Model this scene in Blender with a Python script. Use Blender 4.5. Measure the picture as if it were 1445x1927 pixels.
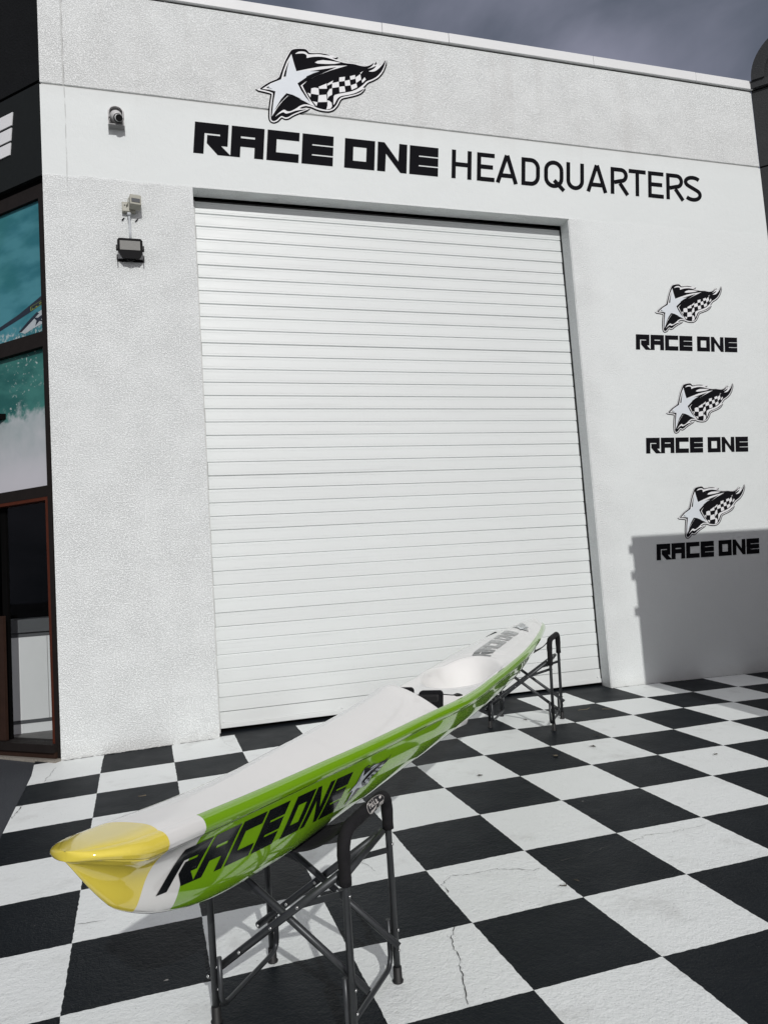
import bpy, bmesh, math, random
from mathutils import Vector, Matrix
random.seed(7)
for o in list(bpy.data.objects): bpy.data.objects.remove(o)
scene = bpy.context.scene
COL = scene.collection
R = math.radians

# ------------------------------------------------------------------ camera
cam = bpy.data.cameras.new('camera'); cam_o = bpy.data.objects.new('camera', cam); COL.objects.link(cam_o)
YAW, PITCH, ROLL = 0.3083650, 0.0852240, -0.0685793
f_ = Vector((math.sin(YAW)*math.cos(PITCH), math.cos(YAW)*math.cos(PITCH), math.sin(PITCH)))
r_ = Vector((math.cos(YAW), -math.sin(YAW), 0)); u_ = r_.cross(f_)
cr, sr = math.cos(ROLL), math.sin(ROLL)
cx = cr*r_ + sr*u_; cy = -sr*r_ + cr*u_
cam_o.matrix_world = Matrix(((cx.x, cy.x, -f_.x, 0), (cx.y, cy.y, -f_.y, -6.90315), (cx.z, cy.z, -f_.z, 1.275), (0, 0, 0, 1)))
cam.sensor_fit = 'HORIZONTAL'; cam.sensor_width = 36; cam.lens = 36*1458.47/1445
cam.clip_end = 3000; cam.clip_start = 0.05
scene.camera = cam_o

# ------------------------------------------------------------------ light
SUN_EL, SUN_AZ = R(29), R(89)            # shadows fall along SUN_AZ (from +x)
sd_ = Vector((math.cos(SUN_AZ)*math.cos(SUN_EL), math.sin(SUN_AZ)*math.cos(SUN_EL), -math.sin(SUN_EL)))
sl = bpy.data.lights.new('sun', 'SUN'); sl.energy = 3.5; sl.angle = R(0.6); sl.color = (1.0, 0.985, 0.962)
so = bpy.data.objects.new('sun', sl); COL.objects.link(so)
so.rotation_euler = sd_.to_track_quat('-Z', 'Y').to_euler()

world = bpy.data.worlds.new('World'); scene.world = world; world.use_nodes = True
wt = world.node_tree; wt.nodes.clear()
def wn(t): return wt.nodes.new(t)
out = wn('ShaderNodeOutputWorld'); bg = wn('ShaderNodeBackground'); bg.inputs['Strength'].default_value = 0.1
sky = wn('ShaderNodeTexSky'); sky.sky_type = 'NISHITA'; sky.sun_disc = False
sky.sun_elevation = SUN_EL; sky.sun_rotation = R(181)
tc = wn('ShaderNodeTexCoord'); mp = wn('ShaderNodeMapping'); mp.inputs['Scale'].default_value = (1.3, 1.3, 2.6)
wt.links.new(tc.outputs['Generated'], mp.inputs['Vector'])
n1 = wn('ShaderNodeTexNoise'); n1.inputs['Scale'].default_value = 2.6; n1.inputs['Detail'].default_value = 6; n1.inputs['Roughness'].default_value = 0.5
n1.inputs['Distortion'].default_value = 0.3
n2 = wn('ShaderNodeTexNoise'); n2.inputs['Scale'].default_value = 1.1; n2.inputs['Detail'].default_value = 5
mp2 = wn('ShaderNodeMapping'); mp2.inputs['Location'].default_value = (0.4, 7.3, 3.1)
wt.links.new(mp.outputs[0], n1.inputs['Vector']); wt.links.new(mp.outputs[0], mp2.inputs['Vector']); wt.links.new(mp2.outputs[0], n2.inputs['Vector'])
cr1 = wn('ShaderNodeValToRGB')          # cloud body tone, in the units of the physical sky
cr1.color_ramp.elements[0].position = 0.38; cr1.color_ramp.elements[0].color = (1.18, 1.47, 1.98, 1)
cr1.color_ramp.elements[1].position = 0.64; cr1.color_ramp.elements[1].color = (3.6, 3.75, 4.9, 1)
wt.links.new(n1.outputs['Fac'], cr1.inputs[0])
cr2 = wn('ShaderNodeValToRGB')          # cloud cover
cr2.color_ramp.elements[0].position = 0.30; cr2.color_ramp.elements[0].color = (0.55, 0.55, 0.55, 1)
cr2.color_ramp.elements[1].position = 0.42; cr2.color_ramp.elements[1].color = (1, 1, 1, 1)
wt.links.new(n2.outputs['Fac'], cr2.inputs[0])
# clouds brighten towards the sun (forward scattering), raised to lift the wall's shade
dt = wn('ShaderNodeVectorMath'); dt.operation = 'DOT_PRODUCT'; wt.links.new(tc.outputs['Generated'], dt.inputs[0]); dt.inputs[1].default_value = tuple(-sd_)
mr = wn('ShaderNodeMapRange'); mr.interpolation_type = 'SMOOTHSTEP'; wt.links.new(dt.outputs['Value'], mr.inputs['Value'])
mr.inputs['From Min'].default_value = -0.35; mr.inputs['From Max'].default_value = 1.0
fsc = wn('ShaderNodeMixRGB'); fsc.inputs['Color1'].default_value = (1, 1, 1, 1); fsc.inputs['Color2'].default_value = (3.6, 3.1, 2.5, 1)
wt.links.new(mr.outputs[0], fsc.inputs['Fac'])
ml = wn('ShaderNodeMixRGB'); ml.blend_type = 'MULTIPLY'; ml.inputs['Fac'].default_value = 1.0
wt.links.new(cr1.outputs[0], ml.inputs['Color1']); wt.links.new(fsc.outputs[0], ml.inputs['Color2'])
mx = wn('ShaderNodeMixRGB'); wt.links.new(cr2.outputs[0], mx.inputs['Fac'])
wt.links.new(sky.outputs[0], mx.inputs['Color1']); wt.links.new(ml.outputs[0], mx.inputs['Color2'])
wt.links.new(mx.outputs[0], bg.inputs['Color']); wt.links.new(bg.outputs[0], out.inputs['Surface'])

scene.render.engine = 'CYCLES'
scene.view_settings.view_transform = 'Standard'; scene.view_settings.look = 'None'
scene.view_settings.exposure = -0.68; scene.view_settings.gamma = 1.0
scene.view_settings.use_curve_mapping = False

# ------------------------------------------------------------------ materials
class NB:
    def __init__(s, name):
        s.m = bpy.data.materials.new(name); s.m.use_nodes = True; s.t = s.m.node_tree
        s.b = s.t.nodes['Principled BSDF']
    def n(s, typ, **kw):
        nd = s.t.nodes.new(typ)
        for k, v in kw.items():
            if k in nd.inputs: nd.inputs[k].default_value = v
            else: setattr(nd, k, v)
        return nd
    def l(s, a, b): s.t.links.new(a, b)
    def math(s, op, a, b=None, c=None):
        nd = s.t.nodes.new('ShaderNodeMath'); nd.operation = op
        for i, v in enumerate((a, b, c)):
            if v is None: continue
            if isinstance(v, (int, float)): nd.inputs[i].default_value = v
            else: s.l(v, nd.inputs[i])
        return nd.outputs[0]
    def step(s, v, a, b):                     # smooth 0..1 between a and b
        nd = s.t.nodes.new('ShaderNodeMapRange'); nd.interpolation_type = 'SMOOTHSTEP'
        s.l(v, nd.inputs['Value']); nd.inputs['From Min'].default_value = a; nd.inputs['From Max'].default_value = b
        return nd.outputs[0]
    def mix(s, f, a, b):
        nd = s.t.nodes.new('ShaderNodeMixRGB')
        for k, v in (('Fac', f), ('Color1', a), ('Color2', b)):
            if isinstance(v, (int, float)): nd.inputs[k].default_value = v
            elif isinstance(v, tuple): nd.inputs[k].default_value = (*v, 1) if len(v) == 3 else v
            else: s.l(v, nd.inputs[k])
        return nd.outputs[0]
    def obj(s): return s.n('ShaderNodeTexCoord').outputs['Object']
    def pos(s): return s.n('ShaderNodeNewGeometry').outputs['Position']
    def noise(s, vec, scale, detail=3, rough=0.5, stretch=None):
        if stretch:
            m = s.n('ShaderNodeMapping'); m.inputs['Scale'].default_value = stretch; s.l(vec, m.inputs['Vector']); vec = m.outputs[0]
        nd = s.n('ShaderNodeTexNoise'); nd.inputs['Scale'].default_value = scale; nd.inputs['Detail'].default_value = detail
        nd.inputs['Roughness'].default_value = rough; s.l(vec, nd.inputs['Vector']); return nd.outputs['Fac']
    def bump(s, h, strength=1.0, dist=0.002, prev=None):
        nd = s.n('ShaderNodeBump'); nd.inputs['Strength'].default_value = strength; nd.inputs['Distance'].default_value = dist
        s.l(h, nd.inputs['Height'])
        if prev is not None: s.l(prev, nd.inputs['Normal'])
        return nd.outputs[0]

def simple(name, col, rough=0.5, metal=0.0, spec=0.5, vary=0.12, scale=9, bump=0.0, bscale=60, coat=0.0):
    b = NB(name); p = b.pos()
    n = b.noise(p, scale, 4)
    dark = tuple(c*(1-vary) for c in col); lite = tuple(min(1, c*(1+vary)) for c in col)
    b.l(b.mix(n, dark, lite), b.b.inputs['Base Color'])
    r = b.noise(p, scale*2.3, 3)
    b.l(b.math('MULTIPLY_ADD', r, 0.18, rough-0.09), b.b.inputs['Roughness'])
    b.b.inputs['Metallic'].default_value = metal; b.b.inputs['Specular IOR Level'].default_value = spec
    b.b.inputs['Coat Weight'].default_value = coat; b.b.inputs['Coat Roughness'].default_value = 0.04
    if bump:
        b.l(b.bump(b.noise(p, bscale, 3), 1.0, bump), b.b.inputs['Normal'])
    return b.m

# painted roughcast concrete of the white wall
def wall_material():
    b = NB('white_painted_roughcast'); p = b.pos()
    sep = b.n('ShaderNodeSeparateXYZ'); b.l(p, sep.inputs[0]); X, Z = sep.outputs[0], sep.outputs[2]
    wob = b.math('MULTIPLY_ADD', b.noise(p, 5, 3), 0.06, -0.03)
    Zw = b.math('ADD', Z, wob)
    band = b.math('MULTIPLY', b.step(Zw, 4.92, 4.955), b.math('SUBTRACT', 1.0, b.step(Zw, 5.765, 5.775)))   # trowelled band with the lettering
    right = b.step(b.math('ADD', X, b.math('MULTIPLY_ADD', b.noise(p, 2.0, 3), 0.8, -0.4)), 4.2, 5.0)
    rough = b.math('MULTIPLY', b.math('SUBTRACT', 1.0, b.math('MULTIPLY', band, 0.93)), b.math('SUBTRACT', 1.0, b.math('MULTIPLY', right, b.math('MULTIPLY_ADD', b.step(Z, 5.7, 5.8), -0.72, 0.76))))
    # pits: dense small noise, sharpened
    nn = b.noise(p, 88, 2, 0.65)
    pits = b.step(nn, 0.40, 0.56)
    n2 = b.noise(p, 20, 3)
    patch = b.step(b.noise(p, 3.6, 5), 0.3, 0.7)
    h = b.math('MULTIPLY', b.math('ADD', b.math('MULTIPLY', pits, 1.0), b.math('MULTIPLY', nn, 0.9)), b.math('MULTIPLY', rough, b.math('MULTIPLY_ADD', patch, 0.3, 0.75)))
    h2 = b.math('ADD', h, b.math('MULTIPLY', n2, 0.55))
    nrm = b.bump(h2, 1.0, 0.0034)
    nrm = b.bump(b.noise(p, 3.1, 3), 1.0, 0.006, nrm)
    b.l(nrm, b.b.inputs['Normal'])
    # colour: chalky white, darker in the pits, faint rain streaks high up and scuffs low down
    base = b.mix(b.noise(p, 1.3, 5), (0.72, 0.757, 0.75), (0.775, 0.81, 0.802))
    base = b.mix(b.math('MULTIPLY', rough, 1.0), base, b.mix(b.noise(p, 1.7, 5), (0.84, 0.872, 0.866), (0.88, 0.91, 0.905)))
    grain = b.noise(p, 74, 1, 0.5)
    base = b.mix(b.math('MULTIPLY', b.math('SUBTRACT', 1.0, b.step(grain, 0.36, 0.62)), b.math('MULTIPLY', rough, 0.17)), base, (0.62, 0.64, 0.635))
    pit_dark = b.math('MULTIPLY', b.math('SUBTRACT', 1.0, b.step(nn, 0.34, 0.46)), b.math('MULTIPLY', rough, 0.28))
    base = b.mix(pit_dark, base, (0.42, 0.42, 0.40))
    st = b.noise(p, 2.2, 4, 0.55, (1.0, 1.0, 0.07))
    stm = b.math('MULTIPLY', b.math('MULTIPLY', b.step(st, 0.52, 0.72), b.step(Z, 5.4, 5.85)), 0.22)
    base = b.mix(stm, base, (0.50, 0.46, 0.43))
    st2 = b.noise(p, 5.5, 4, 0.55, (1.0, 1.0, 0.05))
    stm2 = b.math('MULTIPLY', b.math('MULTIPLY', b.step(st2, 0.56, 0.75), b.step(Z, 5.6, 6.8)), 0.20)
    base = b.mix(stm2, base, (0.45, 0.43, 0.40))
    top = b.math('MULTIPLY', b.math('MULTIPLY', b.step(Zw, 5.6, 5.78), b.math('SUBTRACT', 1.0, b.step(Z, 5.9, 6.75))), 0.10)
    base = b.mix(top, base, (0.52, 0.50, 0.47))
    lo = b.math('MULTIPLY', b.math('SUBTRACT', 1.0, b.step(b.math('ADD', Z, b.math('MULTIPLY', b.noise(p, 7, 4), 0.14)), 0.04, 0.22)), 0.35)
    base = b.mix(lo, base, (0.50, 0.49, 0.46))
    spots = b.math('MULTIPLY', b.math('SUBTRACT', 1.0, b.step(b.noise(p, 9, 1), 0.17, 0.19)), 0.7)
    base = b.mix(spots, base, (0.2, 0.2, 0.2))
    jx = b.math('ABSOLUTE', b.math('ADD', X, b.math('MULTIPLY_ADD', b.noise(p, 3, 3), 0.02, 0.458)))
    jl = b.math('MULTIPLY', b.math('MULTIPLY', b.math('SUBTRACT', 1.0, b.step(jx, 0.001, 0.007)), b.step(Z, 4.55, 5.1)), b.math('MULTIPLY', b.step(b.noise(p, 8, 3), 0.3, 0.55), 0.55))
    base = b.mix(jl, base, (0.30, 0.30, 0.29))
    b.l(base, b.b.inputs['Base Color']); b.b.inputs['Roughness'].default_value = 0.78; b.b.inputs['Specular IOR Level'].default_value = 0.3
    return b.m

def floor_material():
    b = NB('checkered_floor_paint'); p = b.pos()
    uv = b.n('ShaderNodeTexCoord').outputs['UV']
    wob = b.n('ShaderNodeTexNoise'); wob.inputs['Scale'].default_value = 26; wob.inputs['Detail'].default_value = 4; b.l(p, wob.inputs['Vector'])
    wsub = b.n('ShaderNodeVectorMath'); wsub.operation = 'SUBTRACT'; b.l(wob.outputs['Color'], wsub.inputs[0]); wsub.inputs[1].default_value = (0.5, 0.5, 0.5)
    wsc = b.n('ShaderNodeVectorMath'); wsc.operation = 'SCALE'; b.l(wsub.outputs[0], wsc.inputs[0]); wsc.inputs['Scale'].default_value = 0.022
    ad = b.n('ShaderNodeVectorMath'); ad.operation = 'ADD'; b.l(uv, ad.inputs[0]); b.l(wsc.outputs[0], ad.inputs[1])
    sep = b.n('ShaderNodeSeparateXYZ'); b.l(ad.outputs[0], sep.inputs[0]); U, V = sep.outputs[0], sep.outputs[1]
    s = b.math('ADD', b.math('FLOOR', U), b.math('FLOOR', V))
    white = b.math('MODULO', b.math('ADD', s, 40.0), 2.0)
    white = b.math('MULTIPLY', white, b.math('GREATER_THAN', V, -1.0))
    white = b.math('MULTIPLY', white, b.math('GREATER_THAN', U, 0.0))
    # surface: rolled paint over exposed aggregate
    n1 = b.noise(p, 95, 2, 0.6); n2 = b.noise(p, 33, 3, 0.6); big = b.noise(p, 0.9, 4)
    h = b.math('ADD', b.math('MULTIPLY', n1, 0.6), n2)
    sp3 = b.n('ShaderNodeSeparateXYZ'); b.l(p, sp3.inputs[0])
    near = b.math('SUBTRACT', 1.0, b.math('MULTIPLY', b.step(sp3.outputs[1], -3.6, -0.6), 0.8))
    nrm = b.bump(b.math('MULTIPLY', h, near), 1.0, 0.0046)
    nrm = b.bump(big, 0.5, 0.01, nrm)
    wc = b.mix(b.noise(p, 2.7, 5), (0.75, 0.785, 0.77), (0.82, 0.852, 0.838))
    sm = b.math('MULTIPLY', b.step(b.noise(p, 4.2, 6, 0.65), 0.52, 0.74), 0.42)
    wc = b.mix(sm, wc, (0.52, 0.53, 0.51))
    pit = b.math('MULTIPLY', b.math('SUBTRACT', 1.0, b.step(n1, 0.24, 0.33)), 0.55)
    wc = b.mix(pit, wc, (0.25, 0.25, 0.24))
    bc = b.mix(b.noise(p, 3.1, 6, 0.65), (0.005, 0.007, 0.009), (0.012, 0.0155, 0.019))
    scr = b.math('MULTIPLY', b.step(b.noise(p, 6, 6, 0.7, (1, 3.2, 1)), 0.60, 0.74), 0.35)
    bc = b.mix(scr, bc, (0.035, 0.04, 0.044))
    chips = b.math('MULTIPLY', b.step(b.noise(p, 21, 2), 0.79, 0.81), 0.8)
    bc = b.mix(chips, bc, (0.35, 0.34, 0.32))
    # small debris specks on both
    b.l(b.mix(white, bc, wc), b.b.inputs['Base Color'])
    b.l(b.math('ADD', b.math('MULTIPLY', white, 0.03), b.math('MULTIPLY_ADD', b.noise(p, 5, 4), 0.22, 0.42)), b.b.inputs['Roughness'])
    b.l(b.math('MULTIPLY_ADD', white, 0.25, 0.13), b.b.inputs['Specular IOR Level'])
    b.l(nrm, b.b.inputs['Normal'])
    return b.m

def asphalt_material():
    b = NB('dark_painted_asphalt'); p = b.pos()
    c = b.mix(b.noise(p, 1.6, 6, 0.6), (0.026, 0.030, 0.036), (0.044, 0.049, 0.056))
    c = b.mix(b.math('MULTIPLY', b.step(b.noise(p, 40, 2), 0.72, 0.8), 0.5), c, (0.15, 0.15, 0.145))
    b.l(c, b.b.inputs['Base Color']); b.b.inputs['Roughness'].default_value = 0.75
    b.l(b.bump(b.noise(p, 90, 3), 1.0, 0.004), b.b.inputs['Normal'])
    return b.m

def slat_material():
    b = NB('white_roller_shutter_paint'); p = b.pos()
    info = b.n('ShaderNodeObjectInfo')
    c = b.mix(b.noise(p, 0.8, 5), (0.725, 0.757, 0.75), (0.765, 0.797, 0.79))
    c = b.mix(b.math('MULTIPLY', info.outputs['Random'], 0.16), c, (0.66, 0.675, 0.67))
    st = b.noise(p, 3.0, 5, 0.6, (0.25, 1, 9))
    c = b.mix(b.math('MULTIPLY', b.step(st, 0.58, 0.78), 0.30), c, (0.52, 0.54, 0.54))
    sc = b.noise(p, 14, 3, 0.7, (0.5, 1, 22))
    c = b.mix(b.math('MULTIPLY', b.step(sc, 0.70, 0.74), 0.5), c, (0.38, 0.39, 0.39))
    sep = b.n('ShaderNodeSeparateXYZ'); b.l(p, sep.inputs[0])
    low = b.math('MULTIPLY', b.math('SUBTRACT', 1.0, b.step(b.math('ADD', sep.outputs[2], b.math('MULTIPLY', b.noise(p, 5, 4), 0.2)), 0.1, 0.75)), 0.22)
    c = b.mix(low, c, (0.55, 0.55, 0.53))
    b.l(c, b.b.inputs['Base Color'])
    b.l(b.math('MULTIPLY_ADD', b.noise(p, 6, 4, 0.6, (0.3, 1, 3)), 0.22, 0.32), b.b.inputs['Roughness'])
    b.l(b.bump(b.noise(p, 2.6, 3, 0.5, (0.6, 1, 4)), 1.0, 0.0022), b.b.inputs['Normal'])
    return b.m

def gel(name):                                  # glossy gelcoat base, returns builder
    b = NB(name); b.b.inputs['Roughness'].default_value = 0.07; b.b.inputs['Coat Weight'].default_value = 0.6
    b.b.inputs['Coat Roughness'].default_value = 0.02; b.b.inputs['Specular IOR Level'].default_value = 0.5
    return b
YEL = (0.78, 0.63, 0.060); GRN = (0.185, 0.385, 0.008); WHT = (0.79, 0.79, 0.765)
def hull_material():
    b = gel('ski_hull_gelcoat'); uv = b.n('ShaderNodeTexCoord').outputs['UV']
    sep = b.n('ShaderNodeSeparateXYZ'); b.l(uv, sep.inputs[0]); S, V = sep.outputs[0], sep.outputs[1]
    Vc = b.math('MAXIMUM', V, 0.0)
    ys = b.math('ADD', b.math('MULTIPLY', Vc, -0.005), b.math('MULTIPLY', b.math('MINIMUM', V, 0.0), 0.005))
    ismy = b.step(b.math('SUBTRACT', S, ys), -0.9575, -0.9545)
    r = b.math('MULTIPLY', b.step(V, -0.9, 0.15), -0.002)
    bul = b.math('MULTIPLY', b.step(V, 0.0, 0.6), -0.02)
    gs = b.math('ADD', r, bul)
    isg = b.step(b.math('SUBTRACT', S, gs), -0.808, -0.805)
    vb = b.math('MAXIMUM', b.math('MULTIPLY_ADD', S, -0.27, 0.905), 0.70)
    isb = b.step(b.math('SUBTRACT', V, vb), -0.003, 0.003)
    fl = b.math('MULTIPLY', b.noise(b.obj(), 900, 1), 0.35)
    yc = b.mix(fl, YEL, (0.85, 0.75, 0.22))
    c = b.mix(ismy, yc, WHT)
    g = b.mix(isb, GRN, WHT)
    c = b.mix(isg, c, g)
    b.l(c, b.b.inputs['Base Color'])
    return b.m
def deck_material():
    b = gel('ski_deck_gelcoat'); o = b.obj()
    uv = b.n('ShaderNodeTexCoord').outputs['UV']
    sep = b.n('ShaderNodeSeparateXYZ'); b.l(uv, sep.inputs[0]); S, T = sep.outputs[0], sep.outputs[1]
    k = b.math('MULTIPLY', b.math('MULTIPLY', T, T), -0.018)
    isw = b.step(b.math('SUBTRACT', S, k), -0.9465, -0.9435)
    fl = b.math('MULTIPLY', b.noise(o, 900, 1), 0.35)
    yc = b.mix(fl, YEL, (0.85, 0.75, 0.22))
    # thin green pinstripe at the gunwale aft of the bow
    b.l(b.mix(isw, yc, WHT), b.b.inputs['Base Color'])
    b.b.inputs['Roughness'].default_value = 0.22
    b.l(b.bump(b.noise(o, 4, 2), 1.0, 0.0015), b.b.inputs['Normal'])
    return b.m
def foam_material():
    b = NB('black_neoprene_foam'); o = b.obj()
    b.l(b.mix(b.noise(o, 30, 4), (0.006, 0.006, 0.007), (0.016, 0.015, 0.017)), b.b.inputs['Base Color'])
    b.b.inputs['Roughness'].default_value = 0.85; b.b.inputs['Specular IOR Level'].default_value = 0.25
    b.l(b.bump(b.noise(o, 300, 2), 1.0, 0.001), b.b.inputs['Normal']); return b.m
def tube_material():
    b = NB('gunmetal_anodised_tube'); o = b.obj()
    b.l(b.mix(b.noise(o, 16, 5, 0.6), (0.040, 0.043, 0.046), (0.075, 0.080, 0.084)), b.b.inputs['Base Color'])
    b.b.inputs['Metallic'].default_value = 0.55
    b.l(b.math('MULTIPLY_ADD', b.noise(o, 45, 4), 0.25, 0.28), b.b.inputs['Roughness']); return b.m
def ocean_material(name, spray):
    b = NB(name); p = b.pos()
    sep = b.n('ShaderNodeSeparateXYZ'); b.l(p, sep.inputs[0]); Z = sep.outputs[2]
    waves = b.noise(p, 2.6, 4, 0.5, (1.0, 1.0, 2.6))
    if not spray:
        c = b.mix(b.step(waves, 0.35, 0.65), (0.015, 0.15, 0.19), (0.06, 0.25, 0.30))
        c = b.mix(b.math('MULTIPLY', b.step(b.noise(p, 1.4, 3), 0.4, 0.7), 0.5), c, (0.02, 0.17, 0.165))
        foam = b.math('MULTIPLY', b.step(b.noise(p, 24, 5, 0.7), 0.50, 0.60), b.math('SUBTRACT', 1.0, b.step(b.math('ADD', Z, b.math('MULTIPLY', b.noise(p, 4, 3), 0.25)), 3.74, 3.84)))
        c = b.mix(foam, c, (0.42, 0.50, 0.50))
    else:
        c = b.mix(b.step(waves, 0.35, 0.65), (0.012, 0.11, 0.10), (0.045, 0.20, 0.175))
        dots = b.math('MULTIPLY', b.step(b.noise(p, 26, 4, 0.75), 0.60, 0.66), b.step(b.noise(p, 2.6, 3), 0.42, 0.6))
        c = b.mix(dots, c, (0.50, 0.58, 0.56))
        e = b.math('ADD', Z, b.math('MULTIPLY_ADD', b.noise(p, 7, 5, 0.6), 0.5, -0.25))
        fm = b.math('SUBTRACT', 1.0, b.step(e, 2.85, 2.98))
        fc = b.mix(b.noise(p, 5, 5), (0.22, 0.32, 0.32), (0.60, 0.60, 0.63))
        fc = b.mix(b.math('SUBTRACT', 1.0, b.step(Z, 2.3, 2.8)), fc, (0.58, 0.58, 0.62))
        c = b.mix(fm, c, fc)
    b.l(c, b.b.inputs['Base Color']); b.b.inputs['Roughness'].default_value = 0.45
    return b.m

M = {}
M['wall'] = wall_material(); M['floor'] = floor_material(); M['asphalt'] = asphalt_material(); M['slat'] = slat_material()
M['hull'] = hull_material(); M['deck'] = deck_material(); M['foam'] = foam_material(); M['tube'] = tube_material()
M['vinyl_black'] = simple('black_vinyl', (0.009, 0.009, 0.011), 0.85, spec=0.03, vary=0.25, scale=3)
M['vinyl_white'] = simple('white_vinyl', (0.80, 0.81, 0.82), 0.6, vary=0.03)
M['vinyl_grey'] = simple('silver_grey_vinyl', (0.70, 0.745, 0.785), 0.6, vary=0.04)
M['decal_black'] = simple('black_hull_decal', (0.006, 0.007, 0.008), 0.16, spec=0.35, vary=0.2, coat=0.15)
M['decal_grey'] = simple('grey_deck_decal', (0.030, 0.032, 0.034), 0.16, vary=0.2, coat=0.5)
M['decal_silver'] = simple('silver_hull_decal', (0.50, 0.55, 0.58), 0.16, vary=0.08, coat=0.5)
M['charcoal_rough'] = simple('charcoal_render', (0.010, 0.011, 0.012), 0.9, spec=0.1, vary=0.2, bump=0.006, bscale=55)
M['charcoal'] = simple('charcoal_sign_panel', (0.013, 0.0155, 0.016), 0.7, spec=0.12, vary=0.08)
M['grey_rough'] = simple('dark_grey_render', (0.040, 0.042, 0.044), 0.85, spec=0.2, vary=0.25, scale=3, bump=0.006, bscale=50)
M['black'] = simple('unlit_void_black', (0.003, 0.003, 0.003), 0.9, spec=0.05)  # near-black standing in for unlit depth behind openings; also some frame parts
M['brown_black'] = simple('weathered_dark_timber', (0.013, 0.010, 0.009), 0.7, spec=0.2, vary=0.3, scale=14)
M['timber_red'] = simple('red_brown_timber', (0.075, 0.017, 0.007), 0.6, spec=0.25, vary=0.35, scale=18)
M['timber_dark'] = simple('brown_timber', (0.030, 0.015, 0.010), 0.65, spec=0.2, vary=0.35, scale=12)
M['concrete'] = simple('old_concrete', (0.24, 0.22, 0.19), 0.85, vary=0.3, scale=20, bump=0.01, bscale=40)
M['yard'] = simple('pale_bounce_concrete', (0.42, 0.41, 0.39), 0.85, vary=0.15, scale=.6)
M['cabinet'] = simple('white_laminate', (0.74, 0.75, 0.75), 0.45, vary=0.03)
M['cab_grey'] = simple('grey_laminate', (0.07, 0.075, 0.08), 0.5, vary=0.05)
M['plastic_white'] = simple('white_camera_plastic', (0.55, 0.55, 0.55), 0.45, vary=0.05)
M['plastic_grey'] = simple('grey_camera_plastic', (0.22, 0.22, 0.22), 0.5)
M['plastic_beige'] = simple('aged_beige_plastic', (0.36, 0.355, 0.30), 0.5, vary=0.08, scale=30)
M['plastic_black'] = simple('black_plastic', (0.006, 0.006, 0.007), 0.5, spec=0.2)
M['lamp_glass'] = simple('frosted_lamp_glass', (0.30, 0.30, 0.285), 0.25, vary=0.06)
M['conduit'] = simple('grey_conduit', (0.55, 0.58, 0.60), 0.5, vary=0.05)
M['bolt'] = simple('steel_bolt', (0.55, 0.55, 0.55), 0.25, metal=1.0, vary=0.1)
M['rubber'] = simple('black_rubber', (0.008, 0.008, 0.008), 0.6)
M['webbing'] = simple('black_webbing', (0.008, 0.008, 0.010), 0.75, vary=0.2, scale=60)
M['metal_dark'] = simple('dark_steel', (0.10, 0.10, 0.10), 0.4, metal=0.6)
M['coping'] = simple('white_coping_flashing', (0.76, 0.775, 0.775), 0.5, vary=0.06, scale=2)
M['soffit'] = simple('grimy_white_render', (0.60, 0.61, 0.60), 0.8, vary=0.15, scale=5, bump=0.003, bscale=20)
M['crack'] = simple('open_crack', (0.07, 0.07, 0.066), 0.9)
M['crack_dull'] = simple('painted_over_crack', (0.42, 0.43, 0.41), 0.8, bump=0.002)
M['leaf'] = simple('dry_leaf', (0.16, 0.13, 0.085), 0.8, vary=0.3, scale=90)
M['leaf_dark'] = simple('dark_dry_leaf', (0.06, 0.05, 0.035), 0.8, vary=0.3, scale=90)
M['ocean_top'] = ocean_material('ocean_print', False); M['ocean_low'] = ocean_material('surf_print', True)
def glass_mat():
    b = NB('tinted_shop_glass'); b.t.nodes.remove(b.b)
    o = b.t.nodes['Material Output']
    tr = b.n('ShaderNodeBsdfTransparent'); tr.inputs[0].default_value = (0.93, 0.94, 0.94, 1)
    gl = b.n('ShaderNodeBsdfGlossy'); gl.inputs['Roughness'].default_value = 0.02; gl.inputs[0].default_value = (0.8, 0.8, 0.8, 1)
    lw = b.n('ShaderNodeLayerWeight'); lw.inputs[0].default_value = 0.5
    ms = b.n('ShaderNodeMixShader'); b.l(b.math('MULTIPLY_ADD', b.math('POWER', lw.outputs[1], 4.0), 0.35, 0.012), ms.inputs[0]); b.l(tr.outputs[0], ms.inputs[1]); b.l(gl.outputs[0], ms.inputs[2])
    b.l(ms.outputs[0], o.inputs['Surface']); return b.m
M['glass'] = glass_mat()

# ------------------------------------------------------------------ helpers
def obj(name, bm, mat, parent=None, smooth=False, mw=None):
    me = bpy.data.meshes.new(name)
    if smooth:
        for f in bm.faces: f.smooth = True
    bm.to_mesh(me); bm.free()
    mats = mat if isinstance(mat, (list, tuple)) else [mat]
    for m in mats: me.materials.append(m if not isinstance(m, str) else M[m])
    o = bpy.data.objects.new(name, me); COL.objects.link(o)
    if parent is not None: o.parent = parent
    if mw is not None: o.matrix_local = mw
    return o
def tag(o, label=None, cat=None, group=None, kind=None):
    if label: o['label'] = label
    if cat: o['category'] = cat
    if group: o['group'] = group
    if kind: o['kind'] = kind
    return o
def thing(name, label, cat, loc=(0, 0, 0), rotz=0, group=None, quat=None):
    o = bpy.data.objects.new(name, None); COL.objects.link(o); o.empty_display_size = 0.1
    o.location = loc
    if quat is not None:
        o.rotation_mode = 'QUATERNION'; o.rotation_quaternion = quat
    else: o.rotation_euler = (0, 0, rotz)
    return tag(o, label, cat, group)
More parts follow.
